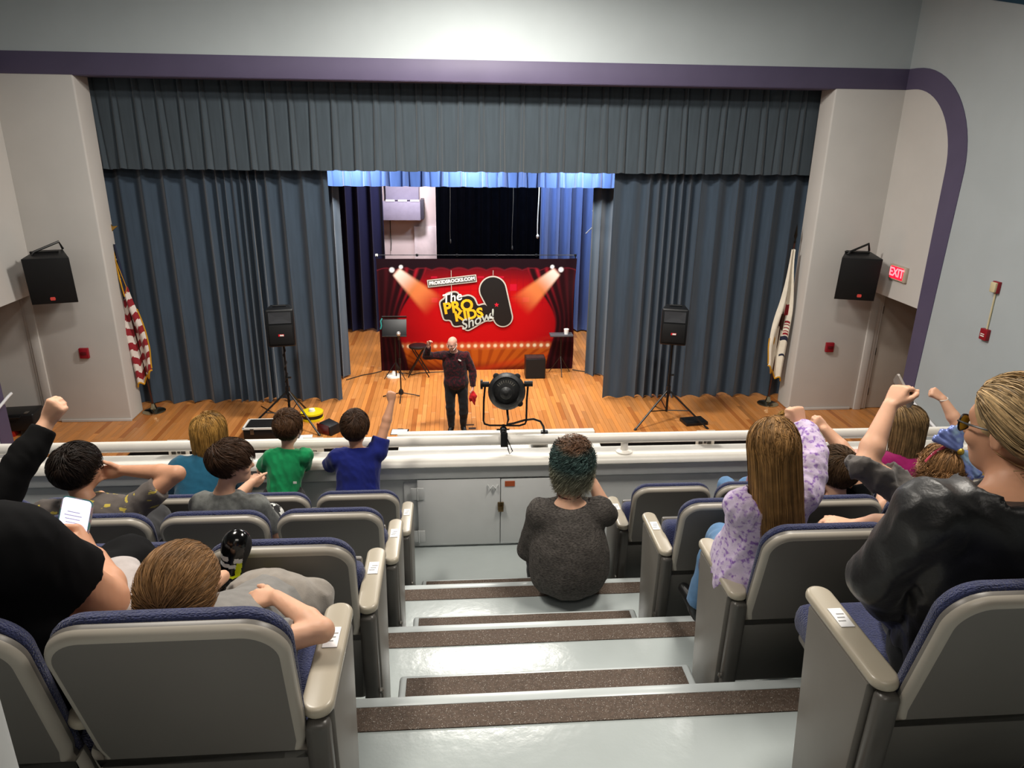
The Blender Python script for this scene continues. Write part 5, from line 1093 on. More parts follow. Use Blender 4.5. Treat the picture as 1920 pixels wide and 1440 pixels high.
# ---- woman in the black jacket, near right
hd = Head(at(1900, 803, 1.46), (-.40, .91, -.10), s=1.02)
J = seated(1.25, 1, 1.0); J.update(neck=at(1900, 925, 1.40), shL=at(1735, 965, 1.39), shR=at(2070, 955, 1.36), pelvis=(1.33, 1.45, 3.78), elL=at(1640, 1080, 1.47), wrL=at(1720, 1180, 1.60), elR=(1.60, 1.5, 4.0), wrR=(1.48, 1.75, 3.92), hipL=(1.27, 1.5, 3.76), hipR=(1.45, 1.5, 3.76), knL=(1.36, 1.84, 3.70), knR=(1.54, 1.84, 3.70), anL=(1.36, 1.86, 3.30), anR=(1.54, 1.86, 3.30))
P = Person('woman in a shiny black jacket and dark glasses, blond streaked hair tied back, near right', J, hd, 1.0, 1.06, 'tan', .0055)
P.skinbody([('L', (.5, .6, -.2), (0, 0, -1), (.6, -.5, 0), 'relaxed'), ('R', (-.5, .6, 0), (0, 0, -1), (-.6, -.5, 0), 'relaxed')])
m_jack = M('black_satin_jacket', '#121214', .42, var=.15, vs=12, spec=.5, sheen=.1, bump=.1, bs=120)
def hood(B):
    n_ = P.J['neck']; B.chain([n_+V3(-.10, .04, .02), n_+V3(-.085, -.05, .0), n_+V3(0, -.095, -.015), n_+V3(.09, -.05, .0), n_+V3(.10, .05, .02)], [.016, .026, .034, .026, .016], .03)
P.shirt(m_jack, long=True, inf=.020, name='jacket', folds=.011, ff=15., extra=hood, f1=1.0)
P.pants(m_jean); P.shoes(m_shoeb)
P.hair(H_STREAK, length=.30, n=9425, K=9, crown=(0, .86, .42), comb=(0, -.5, -.1), grav=.30, lift=.09, w=0.00091, jitter=.16, seed=4, keep=lambda x, y, z: ~((y > .62) & (z < .42)) & (z > -.50) & ~((np.abs(x) > .70) & (z < .12) & (y > -.22)), capcut=(((0, .07, .06), (0, .9, -.45)), ((0, -.02, -.045), (0, .2, -1))), lenvar=.3)
glasses(P, m_gl, M('yellow_tint_lens', '#b59a2e', .1))

# ---- woman in black with a phone, near left
hd = Head((-1.42, 1.46, 4.50), (.25, .9, -.25), s=1.0)
J = seated(-1.05, 1, 1.0); J.update(neck=(-1.30, 1.40, 4.30), shR=at(25, 1025, 1.36), shL=(-1.44, 1.40, 4.18), pelvis=(-1.08, 1.44, 3.78), elR=at(200, 1125, 1.50), wrR=at(176, 1048, 1.66), elL=(-1.48, 1.5, 3.95), wrL=(-1.25, 1.70, 3.86), knL=(-1.2, 1.92, 3.84), knR=at(235, 1060, 1.92), anR=(-.80, 1.95, 3.40), anL=(-1.2, 1.92, 3.34), hipR=(-.97, 1.5, 3.80))
P = Person('large woman in a black short-sleeved top at the left edge, holding up a phone', J, hd, 1.0, 1.22, 'tan', .0065)
P.skinbody([('R', at(150, 990, 1.72)-at(176, 1048, 1.66), (-.75, -.2, -.1), (-.2, -.9, .3), 'grip'), ('L', (.4, .6, .1), (0, 0, 1), (0, -1, 0), 'relaxed')])
P.shirt(M('black_jersey', '#08080a', .9, var=.1, spec=.15), sleeve=.60, inf=.026, name='top', folds=.006); P.pants(M('black_leggings', '#0b0b0d', .85, spec=.15)); P.shoes(m_shoeb)
P.hair(H_DARK, length=.30, n=1200, K=8, grav=.6, w=0.00300, seed=8, body=((P.J['neck'], .09),))
ph = thing('phone', 'lit smartphone with a text page and yellow keyboard, held by the woman in black', 'phone', tuple(at(136, 990, 1.70)))
ctr = at(136, 990, 1.70); uu = nz(at(148, 974, 1.68)-at(128, 970, 1.68)); vv = nz(at(143, 940, 1.70)-at(131, 1004, 1.64)); fr = frame((0, 0, 0), uu, vv)
fr3 = fr.to_3x3()
def card(name, w_, h_, z0, z1, mat, par, cx_=0, cy_=0, r=.006): b = MB(); b.prism(rrect(w_, h_, r, 4, cx_, cy_), fr3@Vector((0, 0, z0)), fr3@Vector((1, 0, 0)), fr3@Vector((0, 1, 0)), fr3@Vector((0, 0, z1-z0))); return b.obj(name, mat, par, flat=True)
card('phone_case', .076, .158, -.012, -.001, speckle('marbled_phone_case', '#3d6f6c', '#c07a86', 30, .5, .2), ph, r=.012); scn = card('screen', .069, .150, -.001, .0006, M('lit_screen', '#dcdcff', .3, var=0, emit=.75), ph, r=.009)
card('toolbar', .069, .009, .0006, .0009, M('dark_screen_bar', '#15130f', .4), scn, 0, -.030, .001)
for r_ in range(3):
    for c_ in range(8): card('key', .0072, .0085, .0006, .0009, M('yellow_key', '#f0a020', .4, var=.1, emit=.5), scn, -.0295+.0084*c_, -.042-.0105*r_, .0012)
for r_ in range(7): card('text_line', .030+.006*((r_*5) % 3), .0016, .0006, .0009, M('grey_screen_text', '#9a9ab4', .5, emit=.2), scn, -.004, .040-.009*r_, .0004)
B = Body(); B.ell(at(212, 1095, 1.72), (.07, .10, .05), None, .02); B.ell(at(225, 1130, 1.66), (.06, .07, .05), None, .03); tag(B.obj('folded_jacket', cloth('pale_grey_fleece', '#b8b0ae'), None, .007, lambda Q: .006*wob(Q, 30, 2)), 'pale grey garment folded on the lap of the woman with the phone', 'jacket')

# ---- boy slouching in the nearest left aisle seat
hd = Head(at(340, 1112, 1.40), (.10, .97, .10), (0, -.2, 1), s=.86)
J = dict(pelvis=(-.55, 1.80, 3.74), neck=at(345, 1190, 1.45), shL=at(270, 1200, 1.46), shR=at(470, 1215, 1.44), elR=at(604, 1182, 1.46), wrR=at(518, 1120, 1.60), elL=(-.78, 1.62, 3.82), wrL=(-.66, 1.80, 3.85),
         hipL=(-.60, 1.82, 3.73), hipR=(-.49, 1.82, 3.73), knR=at(585, 1125, 1.86), anR=at(500, 1140, 1.98), toeR=at(440, 1150, 1.97), knL=at(405, 1165, 1.92), anL=at(428, 1085, 1.91), toeL=at(445, 1010, 1.92))
P = Person('boy with light brown hair slouched low in the nearest left seat, knees up', J, hd, .68, 1.0, 'fair', .005)
P.skinbody([('R', at(450, 1122, 1.60)-at(515, 1118, 1.58), (.1, .4, -1), (.1, .9, .2), 'relaxed')], feet=False, legs=True)
m_sweat = cloth('grey_sweatpants', '#8f8880', sheen=.3); P.shirt(cloth('grey_tee_boy', '#7e7c79'), sleeve=.6, inf=.014); P.pants(m_sweat, .72, .020, res=.0065)
P.hair(H_LIGHT, length=.080, n=8990, K=5, crown=(.02, -.80, .35), comb=(.15, .1, 0), lift=.15, w=0.00084, jitter=.24, seed=3, capinf=.009)
def sneaker(P_, heel, toe, side, nm='sneaker'):
    d = nz(toe-heel); sd = nz(np.cross(d, side)); L_ = np.linalg.norm(toe-heel)
    B = Body(); B.cap(heel, toe-d*.03, .034, .036, .015); B.cap(heel-d*.0, heel-sd*.035, .034, .036, .02); B.ell(toe-d*.035, (.040, .050, .034), np.array([np.cross(d, sd), d, sd]), .02)
    mats = [M('black_patent', '#0b0b0c', .15, var=.1, spec=.6), M('sneaker_white', '#cfd2d4', .4), M('neon_yellow', '#c9d416', .4), M('sneaker_rubber', '#17171a', .7)]
    def paint(C):
        t = (C-heel)@d/L_; q = (C-heel)@sd; e = -((C-heel)@np.cross(d, sd)); k = np.zeros(len(C), int); k[(t > .54) & (t < .64) & (np.abs(e) > .008)] = 1; k[(t > .42) & (t < .50)] = 1; k[(np.abs(t-.40) < .14) & (e > .016)] = 2; k[(t > .24) & (t < .28)] = 2; k[e > .030] = 3; return k
    o = P_.local(B.obj(nm, mats, P_.o, .004, None, paint))
    b = MB()
    for i in range(9):
        c = heel+d*(L_*(.0+.11*i))+np.cross(d, sd)*.042; b.box(c, (.012, .012, .03), None)
    P_.local(b.obj('sole_tread', mats[3], o)) if False else None
    return o
sneaker(P, at(430, 1092, 1.905), at(447, 1003, 1.915), V3(1, 0, 0)); o2 = sneaker(P, at(505, 1118, 1.97), at(432, 1150, 1.95), V3(0, 0, 1))
B = Body(); B.ell(at(498, 1104, 1.955), (.030, .02, .022), None, .01); P.local(B.obj('sock', M('neon_sock', '#c9cf16', .8, var=.2, vs=60), P.o, .004))

# ---- raised fist in a black sleeve at the left edge
J = seated(-1.98, 2, .85); wr = at(88, 792, 2.46); J.update(neck=(-1.94, 2.26, 3.98), shR=at(-12, 960, 2.28), shL=(-2.08, 2.26, 3.90), elR=at(40, 870, 2.36), wrR=wr)
P = Person('person in a long black sleeve raising a fist at the left edge', J, Head((-1.97, 2.32, 4.12), (.2, .95, -.1), s=.93), .85, 1.1, 'fair', .006)
P.skinbody([('R', at(108, 752, 2.46)-wr, (.1, .9, -.2), (-1, .1, 0), 'fist')]); P.shirt(M('black_sweatshirt', '#0a0a0b', .9, spec=.15), long=True, inf=.016, f1={'L': .97, 'R': .86}, name='sweatshirt'); P.pants(m_jean); P.shoes(m_shoeb); P.hair(H_DARK, length=.10, n=700, seed=9)

# ---- boy in the grey fleck shirt, arm bent to his ear
hd = Head(at(146, 882, 3.02), (.35, .93, -.05), s=.93)
J = seated(-1.62, 3, .80, .04); J.update(neck=at(158, 938, 2.98), shL=at(88, 962, 2.98), shR=at(245, 955, 2.98), elR=at(332, 888, 3.02), wrR=at(232, 882, 3.10), pelvis=(-1.58, 3.06, 3.10))
P = Person('dark-haired boy in glasses and a grey shirt with yellow flecks, hand at his ear', J, hd, .80, 1.1, 'tan', .005)
P.skinbody([('R', at(185, 887, 3.10)-at(232, 882, 3.10), (-.2, -.9, .1), (0, 0, 1), 'relaxed')])
P.shirt(speckle('grey_fleck_shirt', '#5d5652', '#b9a54a', 18, .61, .02, (1, 1, 2.2)), sleeve=.62, inf=.018, folds=.008); P.pants(cloth('dark_grey_shorts', '#2a2a2c')); P.shoes(m_shoeb)
P.hair(H_DARK, length=.085, n=6090, K=5, crown=(.05, -.6, .8), comb=(.2, .2, 0), lift=.17, w=0.00119, jitter=.4, seed=12, capinf=.010); glasses(P)

# ---- boy in the plain grey shirt, turned to the right
hd = Head(at(436, 868, 3.06), (.93, .36, -.02), s=.85)
J = seated(-1.03, 3, .74, .06); J.update(neck=at(418, 926, 3.04), shL=at(380, 946, 3.06), shR=at(480, 948, 3.03), pelvis=(-1.06, 3.08, 3.08), elR=at(520, 1000, 3.10), wrR=at(500, 955, 3.35), elL=(-1.20, 3.2, 3.22), wrL=at(470, 905, 3.45))
P = Person('smiling boy in a plain grey shirt turned in profile to the right', J, hd, .74, 1.05, 'fair', .005)
P.skinbody([('L', at(505, 905, 3.55)-at(470, 905, 3.45), (0, 1, 0), (0, 0, 1), 'loose')])
P.shirt(cloth('heather_grey_shirt', '#6b6d6a', var=.18, vs=60), sleeve=.8, inf=.016); P.pants(speckle('striped_pants', '#0c0c0e', '#d8d8d4', 12, .56, .02, (3, 3, .5))); P.shoes(m_shoeb)
P.hair(H_BROWN, length=.085, n=6090, K=5, crown=(0, -.6, .8), comb=(0, .35, .0), lift=.16, w=0.00119, jitter=.4, seed=13, capinf=.009, keep=lambda x, y, z: ~((y > .52) & (z < .40)) & (z > -.60+.3*np.maximum(y, 0)) & ~((np.abs(x) > .70) & (z < .05) & (y > -.25)))

# ---- boy in green at the rail
hd = Head(at(540, 803, 4.36), (.05, .98, -.12), s=.98)
J = dict(pelvis=at(532, 925, 4.30), neck=at(539, 843, 4.33), shL=at(507, 857, 4.33), shR=at(570, 854, 4.33), elL=at(490, 882, 4.42), wrL=at(500, 866, 4.60), elR=at(568, 880, 4.45), wrR=at(548, 862, 4.62))
J.update(hipL=J['pelvis']+V3(-.06, 0, -.02), hipR=J['pelvis']+V3(.06, 0, -.02)); J.update(knL=J['hipL']+V3(0, .03, -.22), knR=J['hipR']+V3(0, .03, -.22), anL=V3(J['hipL'][0], 4.28, ZP+.06), anR=V3(J['hipR'][0], 4.28, ZP+.06))
P = Person('small boy in a bright green shirt leaning on the white rail', J, hd, .66, 1.0, 'fair', .0055)
P.skinbody([('L', (.6, .6, 0), (0, 0, -1), (0, 1, 0), 'relaxed')]); P.shirt(cloth('green_shirt', '#138a52', var=.08), sleeve=.75, inf=.018, folds=.009, ff=22, hemcut=(J['pelvis']+V3(0, 0, .0), (0, 0, -1))); P.pants(cloth('charcoal_pants', '#2c2c2c')); P.shoes(m_shoeb)
P.hair(H_GOLD if False else hairmat('chestnut_hair', '#4a311d'), length=.07, n=4350, K=5, crown=(0, -.45, .9), lift=.15, w=0.00126, jitter=.4, seed=14)
b = MB(); b.box(at(553, 905, 4.20), (.022, .003, .014)); P.local(b.obj('shirt_tag', m_lt, P.o))

# ---- boy in blue at the rail with an arm up
hd = Head(at(666, 804, 4.36), (.06, .98, -.10), s=.98)
J = dict(pelvis=at(672, 930, 4.28), neck=at(668, 842, 4.33), shL=at(634, 858, 4.33), shR=at(708, 846, 4.34), elL=at(618, 872, 4.42), wrL=at(640, 850, 4.62), elR=at(722, 800, 4.40), wrR=at(734, 755, 4.46))
J.update(hipL=J['pelvis']+V3(-.06, 0, -.02), hipR=J['pelvis']+V3(.06, 0, -.02)); J.update(knL=J['hipL']+V3(0, .03, -.20), knR=J['hipR']+V3(0, .03, -.20), anL=V3(J['hipL'][0], 4.26, ZP+.06), anR=V3(J['hipR'][0], 4.26, ZP+.06))
P = Person('boy in a royal blue shirt at the rail with his right arm straight up', J, hd, .70, 1.05, 'tan', .0055)
P.skinbody([('R', (.05, .1, 1), (0, 1, 0), (-1, 0, 0), 'fist'), ('L', (.5, .7, 0), (0, 0, -1), (0, 1, 0), 'relaxed')]); P.shirt(cloth('royal_blue_shirt', '#15206e', var=.1), sleeve={'L': .95, 'R': .55}, inf=.020, folds=.008, ff=20); P.pants(cloth('navy_shorts', '#141a33')); P.shoes(m_shoeb)
P.hair(H_BROWN, length=.07, n=4350, K=5, crown=(.1, -.45, .9), lift=.15, w=0.00126, jitter=.4, seed=15)

# ---- woman in teal in the front row
hd = Head(at(393, 812, 4.22), (.25, .95, -.15), s=.98)
J = seated(-1.56, 4, 1.0, 0, .1); J.update(neck=at(385, 855, 4.16), shL=at(340, 880, 4.12), shR=at(425, 885, 4.16), pelvis=(-1.58, 4.02, 2.74), elR=at(452, 925, 4.35), wrR=at(470, 905, 4.40), elL=at(318, 935, 4.3), wrL=at(360, 905, 4.42))
J['knL'] = V3(-1.7, 4.42, 2.72); J['knR'] = V3(-1.48, 4.42, 2.72); J['anL'] = V3(-1.7, 4.42, 2.25); J['anR'] = V3(-1.48, 4.42, 2.25)
P = Person('woman with a blond bob and teal shirt leaning toward the rail', J, hd, 1.0, 1.12, 'fair', .0065)
P.skinbody([('R', (.3, .8, .1), (0, 0, -1), (-1, 0, 0), 'relaxed')]); P.shirt(cloth('teal_shirt', '#1d5670', var=.08), sleeve=.8, inf=.02, folds=.006); P.pants(m_jean); P.shoes(m_shoeb)
P.hair(H_BLOND, length=.185, n=5220, K=8, crown=(0, .05, 1), grav=.75, lift=.17, w=0.00133, seed=16, jitter=.2, lenvar=.15, capinf=.012, keep=lambda x, y, z: ~((y > .45) & (z < .35)) & (z > -.30))

# ---- woman with green-tinted hair sitting on the aisle step
hd = Head(at(1074, 868, 3.62), (.12, .97, -.12), s=1.0)
J = dict(pelvis=(.62, 3.50, 2.68), neck=at(1068, 930, 3.56), shL=at(1013, 962, 3.54), shR=at(1122, 958, 3.54), elL=at(992, 1030, 3.66), wrL=at(1030, 1050, 3.86), elR=at(1138, 965, 3.72), wrR=at(1112, 905, 3.82), hipL=(.54, 3.55, 2.63), hipR=(.72, 3.55, 2.63), knL=(.50, 3.95, 2.66), knR=(.78, 3.95, 2.66), anL=(.50, 4.02, 2.25), anR=(.78, 4.02, 2.25))
P = Person('woman with dark green curly hair and a charcoal sweater sitting on the aisle step', J, hd, 1.0, 1.14, 'fair', .006)
P.skinbody([('R', (-.15, .3, 1), (-1, 0, 0), (0, 1, 0), 'loose'), ('L', (.6, .5, 0), (0, 0, -1), (0, 1, 0), 'relaxed')])
m_mel = M('charcoal_melange_knit', '#4b4744', .9, var=.65, vs=70, stretch=(1, 1, 4), spec=.15, bump=.2, bs=300)
P.shirt(m_mel, neckcut=False, hemcut=(P.J['neck']-V3(0, 0, .028), (0, -.10, 1), .11), long={'L': True, 'R': False}, sleeve={'L': 1, 'R': .95}, inf=.022, name='sweater', folds=.006, f1=.95, extra=lambda B: (B.ell((.62, 3.50, 2.665), (.215, .155, .125), None, .08), B.ell((.62, 3.49, 2.80), (.215, .145, .18), None, .08)))
P.pants(m_jean); P.shoes(m_shoeb)
m_hg = hairmat('green_black_hair', '#808080', .6); nt = m_hg.node_tree
_tc = nt.nodes.new('ShaderNodeTexCoord'); _sx = nt.nodes.new('ShaderNodeSeparateXYZ'); nt.links.new(_tc.outputs['Object'], _sx.inputs[0]); _mr = nt.nodes.new('ShaderNodeMapRange'); nt.links.new(_sx.outputs[2], _mr.inputs[0])
_z0 = float(hd.c[2]-P.off[2]); _mr.inputs[1].default_value = _z0-.14; _mr.inputs[2].default_value = _z0+.125
_rp = nt.nodes.new('ShaderNodeValToRGB'); nt.links.new(_mr.outputs[0], _rp.inputs[0]); _e = _rp.color_ramp.elements; _e[0].color = (*lin('#8f8b76'), 1); _e[1].color = (*lin('#5e4330'), 1); _e[0].position = .15; _e[1].position = 1.
for _p, _c in ((.42, '#6a6c5c'), (.62, '#3a4f4c'), (.90, '#2c3f3c')): _q = _e.new(_p); _q.color = (*lin(_c), 1)
_mx = nt.nodes.new('ShaderNodeMix'); _mx.data_type = 'RGBA'; _mx.blend_type = 'MULTIPLY'; _mx.inputs[0].default_value = 1; _b = nt.nodes['Principled BSDF']; _s = _b.inputs['Base Color'].links[0].from_socket
_g = nt.nodes.new('ShaderNodeMix'); _g.data_type = 'RGBA'; _g.blend_type = 'MULTIPLY'; _g.inputs[0].default_value = 1; _g.inputs[7].default_value = (4.6, 4.6, 4.6, 1); nt.links.new(_s, _g.inputs[6]); nt.links.new(_g.outputs[2], _mx.inputs[6]); nt.links.new(_rp.outputs[0], _mx.inputs[7]); nt.links.new(_mx.outputs[2], _b.inputs['Base Color'])
P.hair(m_hg, length=.20, n=3300, K=17, crown=(0, -.1, 1), grav=.85, lift=.34, w=0.00120, curl=.014, seed=17, jitter=.35, lenvar=.25, capinf=.014, body=((P.J['neck']-V3(0, 0, .05), .085),), keep=lambda x, y, z: ~((y > .45) & (z < .35)) & (z > -.25))
b = MB(); b.tube([P.J['neck']+P.ax.T@V3(.066*math.cos(a), .066*math.sin(a)+.01, .012+.01*math.sin(a)) for a in np.linspace(0, 2*math.pi, 20)[:-1]], .005, 6, closed=True); P.local(b.obj('red_necklace', M('dark_red_cord', '#5c0d16', .6), P.o))
b = MB(); b.tube([hd.p(-.08, -.01, .06), hd.p(-.05, -.0, .115), hd.p(0, .0, .128), hd.p(.05, 0, .115), hd.p(.08, -.01, .06)], .006, 6); P.local(b.obj('hair_band', m_gl, P.o))

# ---- girl in lavender
hd = Head(at(1448, 845, 2.22), (.20, .97, .05), (-.08, -.1, 1), s=.98)
J = seated(1.12, 2, .74, .06); J.update(neck=at(1450, 930, 2.20), shL=at(1395, 950, 2.20), shR=at(1508, 925, 2.22), pelvis=(1.12, 2.30, 3.46), elL=at(1385, 1035, 2.28), wrL=at(1410, 1085, 2.45), elR=at(1525, 850, 2.32), wrR=at(1502, 800, 2.44), knL=at(1352, 1010, 2.66), knR=(1.25, 2.68, 3.48), anL=(1.05, 2.66, 3.05), anR=(1.25, 2.68, 3.05))
P = Person('girl with long golden brown hair in a lavender mottled sweater, right arm raised', J, hd, .76, 1.05, 'fair', .0055)
P.skinbody([('R', (-.25, .35, .9), (-.2, .9, 0), (-1, 0, 0), 'fist'), ('L', (.1, .9, -.1), (0, 0, -1), (1, 0, 0), 'relaxed')])
P.shirt(speckle('lavender_mottled_sweater', '#d3c3de', '#8d66b4', 60, .50, .16), long=True, inf=.024, name='sweater', folds=.009, ff=24, extra=lambda B: (B.ell((1.10, 2.27, 3.50), (.16, .15, .16), None, .08),)); P.pants(m_denim); P.shoes(m_shoeb)
P.hair(H_GOLD, length=.42, n=6090, K=13, crown=(0, .30, 1), grav=.85, gdir=(.16, -.05, -1), lift=.08, w=0.00119, seed=18, jitter=.22, lenvar=.45, capinf=.010, body=((P.J['neck']-V3(0, -.03, .06), .088), (V3(1.12, 2.27, 3.66), .125)), keep=lambda x, y, z: ~((y > .45) & (z < .40)) & (z > -.35))

# ---- child with a hair bun, front row behind the girl
hd = Head(at(1462, 812, 4.05), (.0, .98, -.1), s=.90)
J = seated(1.83, 4, .68, .10); J.update(neck=hd.p(0, -.03, -.13), pelvis=(1.86, 3.98, 2.76)); J.update(shL=J['neck']+V3(-.12, 0, -.05), shR=J['neck']+V3(.12, 0, -.05)); J.update(elL=J['shL']+V3(.0, .06, -.18), elR=J['shR']+V3(0, .06, -.18)); J.update(wrL=J['elL']+V3(.08, .14, .02), wrR=J['elR']+V3(-.08, .14, .02))
P = Person('child with a messy blond bun in the front row beyond the lavender sleeve', J, hd, .68, 1.0, 'fair', .008)
P.skinbody(); P.shirt(cloth('dusty_pink_shirt', '#8f5f68'), sleeve=.7); P.pants(m_denim); P.shoes(m_shoeb); P.hair(H_BLOND, length=.09, n=900, K=6, crown=(0, -.2, 1), seed=19, lift=.12)
bc = at(1470, 783, 4.0); Vb = []
r = np.random.default_rng(5); th = np.linspace(0, 1, 9)
paths = np.stack([bc+np.stack([(.030+.012*r.random())*np.cos(a0+th*3.2), (.030+.01*r.random())*np.sin(a0+th*3.2)*math.cos(tl), (.034)*np.sin(a0+th*3.2)*math.sin(tl)+.010*r.normal()], -1) for a0, tl in zip(r.random(260)*6.28, r.random(260)*3.14)])
Vt, Ft = tubes(paths, .0035, .0015); P.local(link(bpy.data.objects.new('hair_bun', fast_mesh('hair_bun', Vt, Ft, [H_BLOND])), P.o))

# ---- boy in black, bare arm raised
hd = Head(at(1568, 884, 3.06), (-.10, .97, -.12), s=.95)
J = seated(1.74, 3, .76, .02); J.update(neck=at(1580, 950, 3.02), shL=at(1600, 912, 3.12), shR=at(1622, 985, 3.0), pelvis=(1.80, 3.06, 3.06), elL=at(1592, 862, 3.18), wrL=at(1545, 805, 3.24))
J.update(neck=at(1572, 950, 3.03), shL=at(1528, 965, 3.06), shR=at(1618, 955, 3.03), elR=at(1590, 850, 3.16), wrR=at(1548, 803, 3.26))
P = Person('brown-haired boy in a black shirt with a thin bare arm raised across', J, hd, .76, 1.0, 'fair', .0055)
P.skinbody([('R', at(1518, 782, 3.26)-at(1548, 803, 3.26), (0, .9, -.3), (-.3, 0, 1), 'fist')]); P.shirt(M('black_tee', '#0b0c0e', .9, spec=.15), sleeve={'L': .6, 'R': .45}, inf=.018); P.pants(m_jean); P.shoes(m_shoeb)
P.hair(hairmat('mid_brown_hair', '#43301d'), length=.085, n=5510, K=5, crown=(0, -.45, .9), lift=.16, w=0.00126, jitter=.4, seed=20, capinf=.009)

# ---- woman in magenta
hd = Head(at(1696, 796, 4.05), (-.62, .78, -.08), s=1.0)
J = seated(2.72, 4, 1.0, .04); J.update(neck=at(1708, 846, 4.02), shL=at(1655, 868, 4.02), shR=at(1768, 862, 4.0), pelvis=(2.80, 3.98, 2.78))
P = Person('woman in a magenta top with long ash blond hair in the front right row', J, hd, 1.0, 1.12, 'pink', .0065)
P.skinbody(); P.shirt(cloth('magenta_shirt', '#8c1558', var=.08), sleeve=.8, inf=.02); P.pants(m_jean); P.shoes(m_shoeb)
P.hair(H_ASH, length=.33, n=4930, K=10, crown=(0, .35, .94), comb=(0, -.3, 0), grav=.8, lift=.14, w=0.00182, seed=21, jitter=.22, lenvar=.4, capinf=.010, body=((P.J['neck']-V3(0, 0, .05), .09),), keep=lambda x, y, z: ~((y > .50) & (z < .45)) & (z > -.35) & ~((np.abs(x) > .72) & (z < .05) & (y > -.1)))

# ---- girl with the bow
hd = Head(at(1758, 872, 3.08), (-.25, .80, .50), (.1, -.5, .85), s=.92)
J = seated(2.30, 3, .72, .02); J.update(neck=hd.p(0, -.05, -.12), pelvis=(2.36, 3.06, 3.06)); J.update(shL=J['neck']+V3(-.13, 0, -.05), shR=J['neck']+V3(.13, 0, -.05))
P = Person('girl with brown hair, a pink headband and a big shiny blue bow', J, hd, .72, 1.0, 'fair', .007)
P.skinbody(); P.shirt(cloth('mustard_shirt', '#9a7c3a'), sleeve=.7); P.pants(m_denim); P.shoes(m_shoeb)
P.hair(H_LIGHT, length=.26, n=3190, K=10, crown=(0, .5, .85), grav=.45, lift=.13, w=0.00168, seed=22, body=((P.J['neck'], .07),), keep=lambda x, y, z: ~((y > .50) & (z < .45)) & (z > -.4))
b = MB(); b.tube([hd.p(-.09, .02, .03), hd.p(-.07, .03, .09), hd.p(0, .04, .125), hd.p(.07, .03, .09), hd.p(.09, .02, .03)], .008, 8); P.local(b.obj('headband', speckle('pink_floral_band', '#c0485c', '#e6dada', 40, .6, .05), P.o))
bow = thing('hair_bow', 'large shiny pale blue and violet bow on the girl\'s hair', 'bow', tuple(at(1800, 846, 3.0)))
m_bow = speckle('iridescent_bow_foil', '#7f8fce', '#bfe2ee', 9, .48, .15); m_bow.node_tree.nodes['Principled BSDF'].inputs['Roughness'].default_value = .22; m_bow.node_tree.nodes['Principled BSDF'].inputs['Metallic'].default_value = .35
bc = at(1800, 846, 3.0)
for a, b_ in (((1787, 824, 3.02), 0), ((1824, 868, 2.98), 0)):
    B = Body(); e = at(*a)-bc; pp = nz(np.cross(e, V3(0, 1, 0)))
    for q in (-1.5, -.5, .5, 1.5): B.cap((0, 0, 0), e*(1.7-.12*abs(q))+pp*q*.042+V3(0, .012*(q > 0), 0), .010, .022, .012, ((0, 1, 0), .7))
    B.obj('bow_loop', m_bow, bow, .005, lambda Q: .006*wob(Q, 45, 7))
B = Body(); B.ell((0, -.005, 0), (.016, .016, .018), None, .01); B.obj('bow_knot', M('gold_knot', '#b89a3c', .3, metal=.6), bow, .004)

# ---- person with the grey sleeve and phone, mostly hidden
wr = at(1668, 762, 2.40)
J = seated(1.72, 2, .95, .0); J.update(neck=at(1905, 930, 2.28), shL=at(1790, 985, 2.22), shR=(2.12, 2.26, 3.74), pelvis=(1.72, 2.30, 3.46), elL=at(1622, 872, 2.30), wrL=wr, elR=at(1660, 985, 2.34), wrR=at(1605, 985, 2.42), knL=(1.62, 2.68, 3.36), knR=(1.82, 2.68, 3.36))
P = Person('person with a pushed-up grey sleeve holding a phone overhead, hidden by the woman in black', J, Head(at(1915, 850, 2.36), (-.1, .98, -.05), s=.92), .95, 1.05, 'fair', .006)
P.skinbody([('L', at(1684, 735, 2.42)-wr, (.9, .4, 0), (.3, -.5, .6), 'grip'), ('R', (-1, .3, .1), (0, 0, -1), (0, 1, 0), 'relaxed')]); P.shirt(cloth('grey_sleeve_knit', '#5f5b58'), long={'L': True, 'R': False}, sleeve={'L': 1, 'R': .7}, f1={'L': .06, 'R': 1}, inf=.022, folds=.012, ff=40, name='sweater'); P.pants(m_jean); P.shoes(m_shoeb); P.hair(H_BROWN, length=.12, n=800, seed=23)
ph = thing('phone', 'dark phone with a pale edge held up in the raised hand', 'phone', tuple(at(1694, 733, 2.44)))
dv = nz(at(1705, 752, 2.40)-at(1686, 716, 2.46)); dn = nz(np.cross(dv, V3(0, 1, .2))); du = np.cross(dn, dv); fr3 = Matrix(((du[0], dv[0], dn[0]), (du[1], dv[1], dn[1]), (du[2], dv[2], dn[2])))
card('phone_case', .060, .125, -.004, .004, M('pale_phone_edge', '#8d867f', .4), ph, r=.01); card('screen', .055, .119, .004, .005, M('off_screen', '#20242c', .2), ph, r=.008)

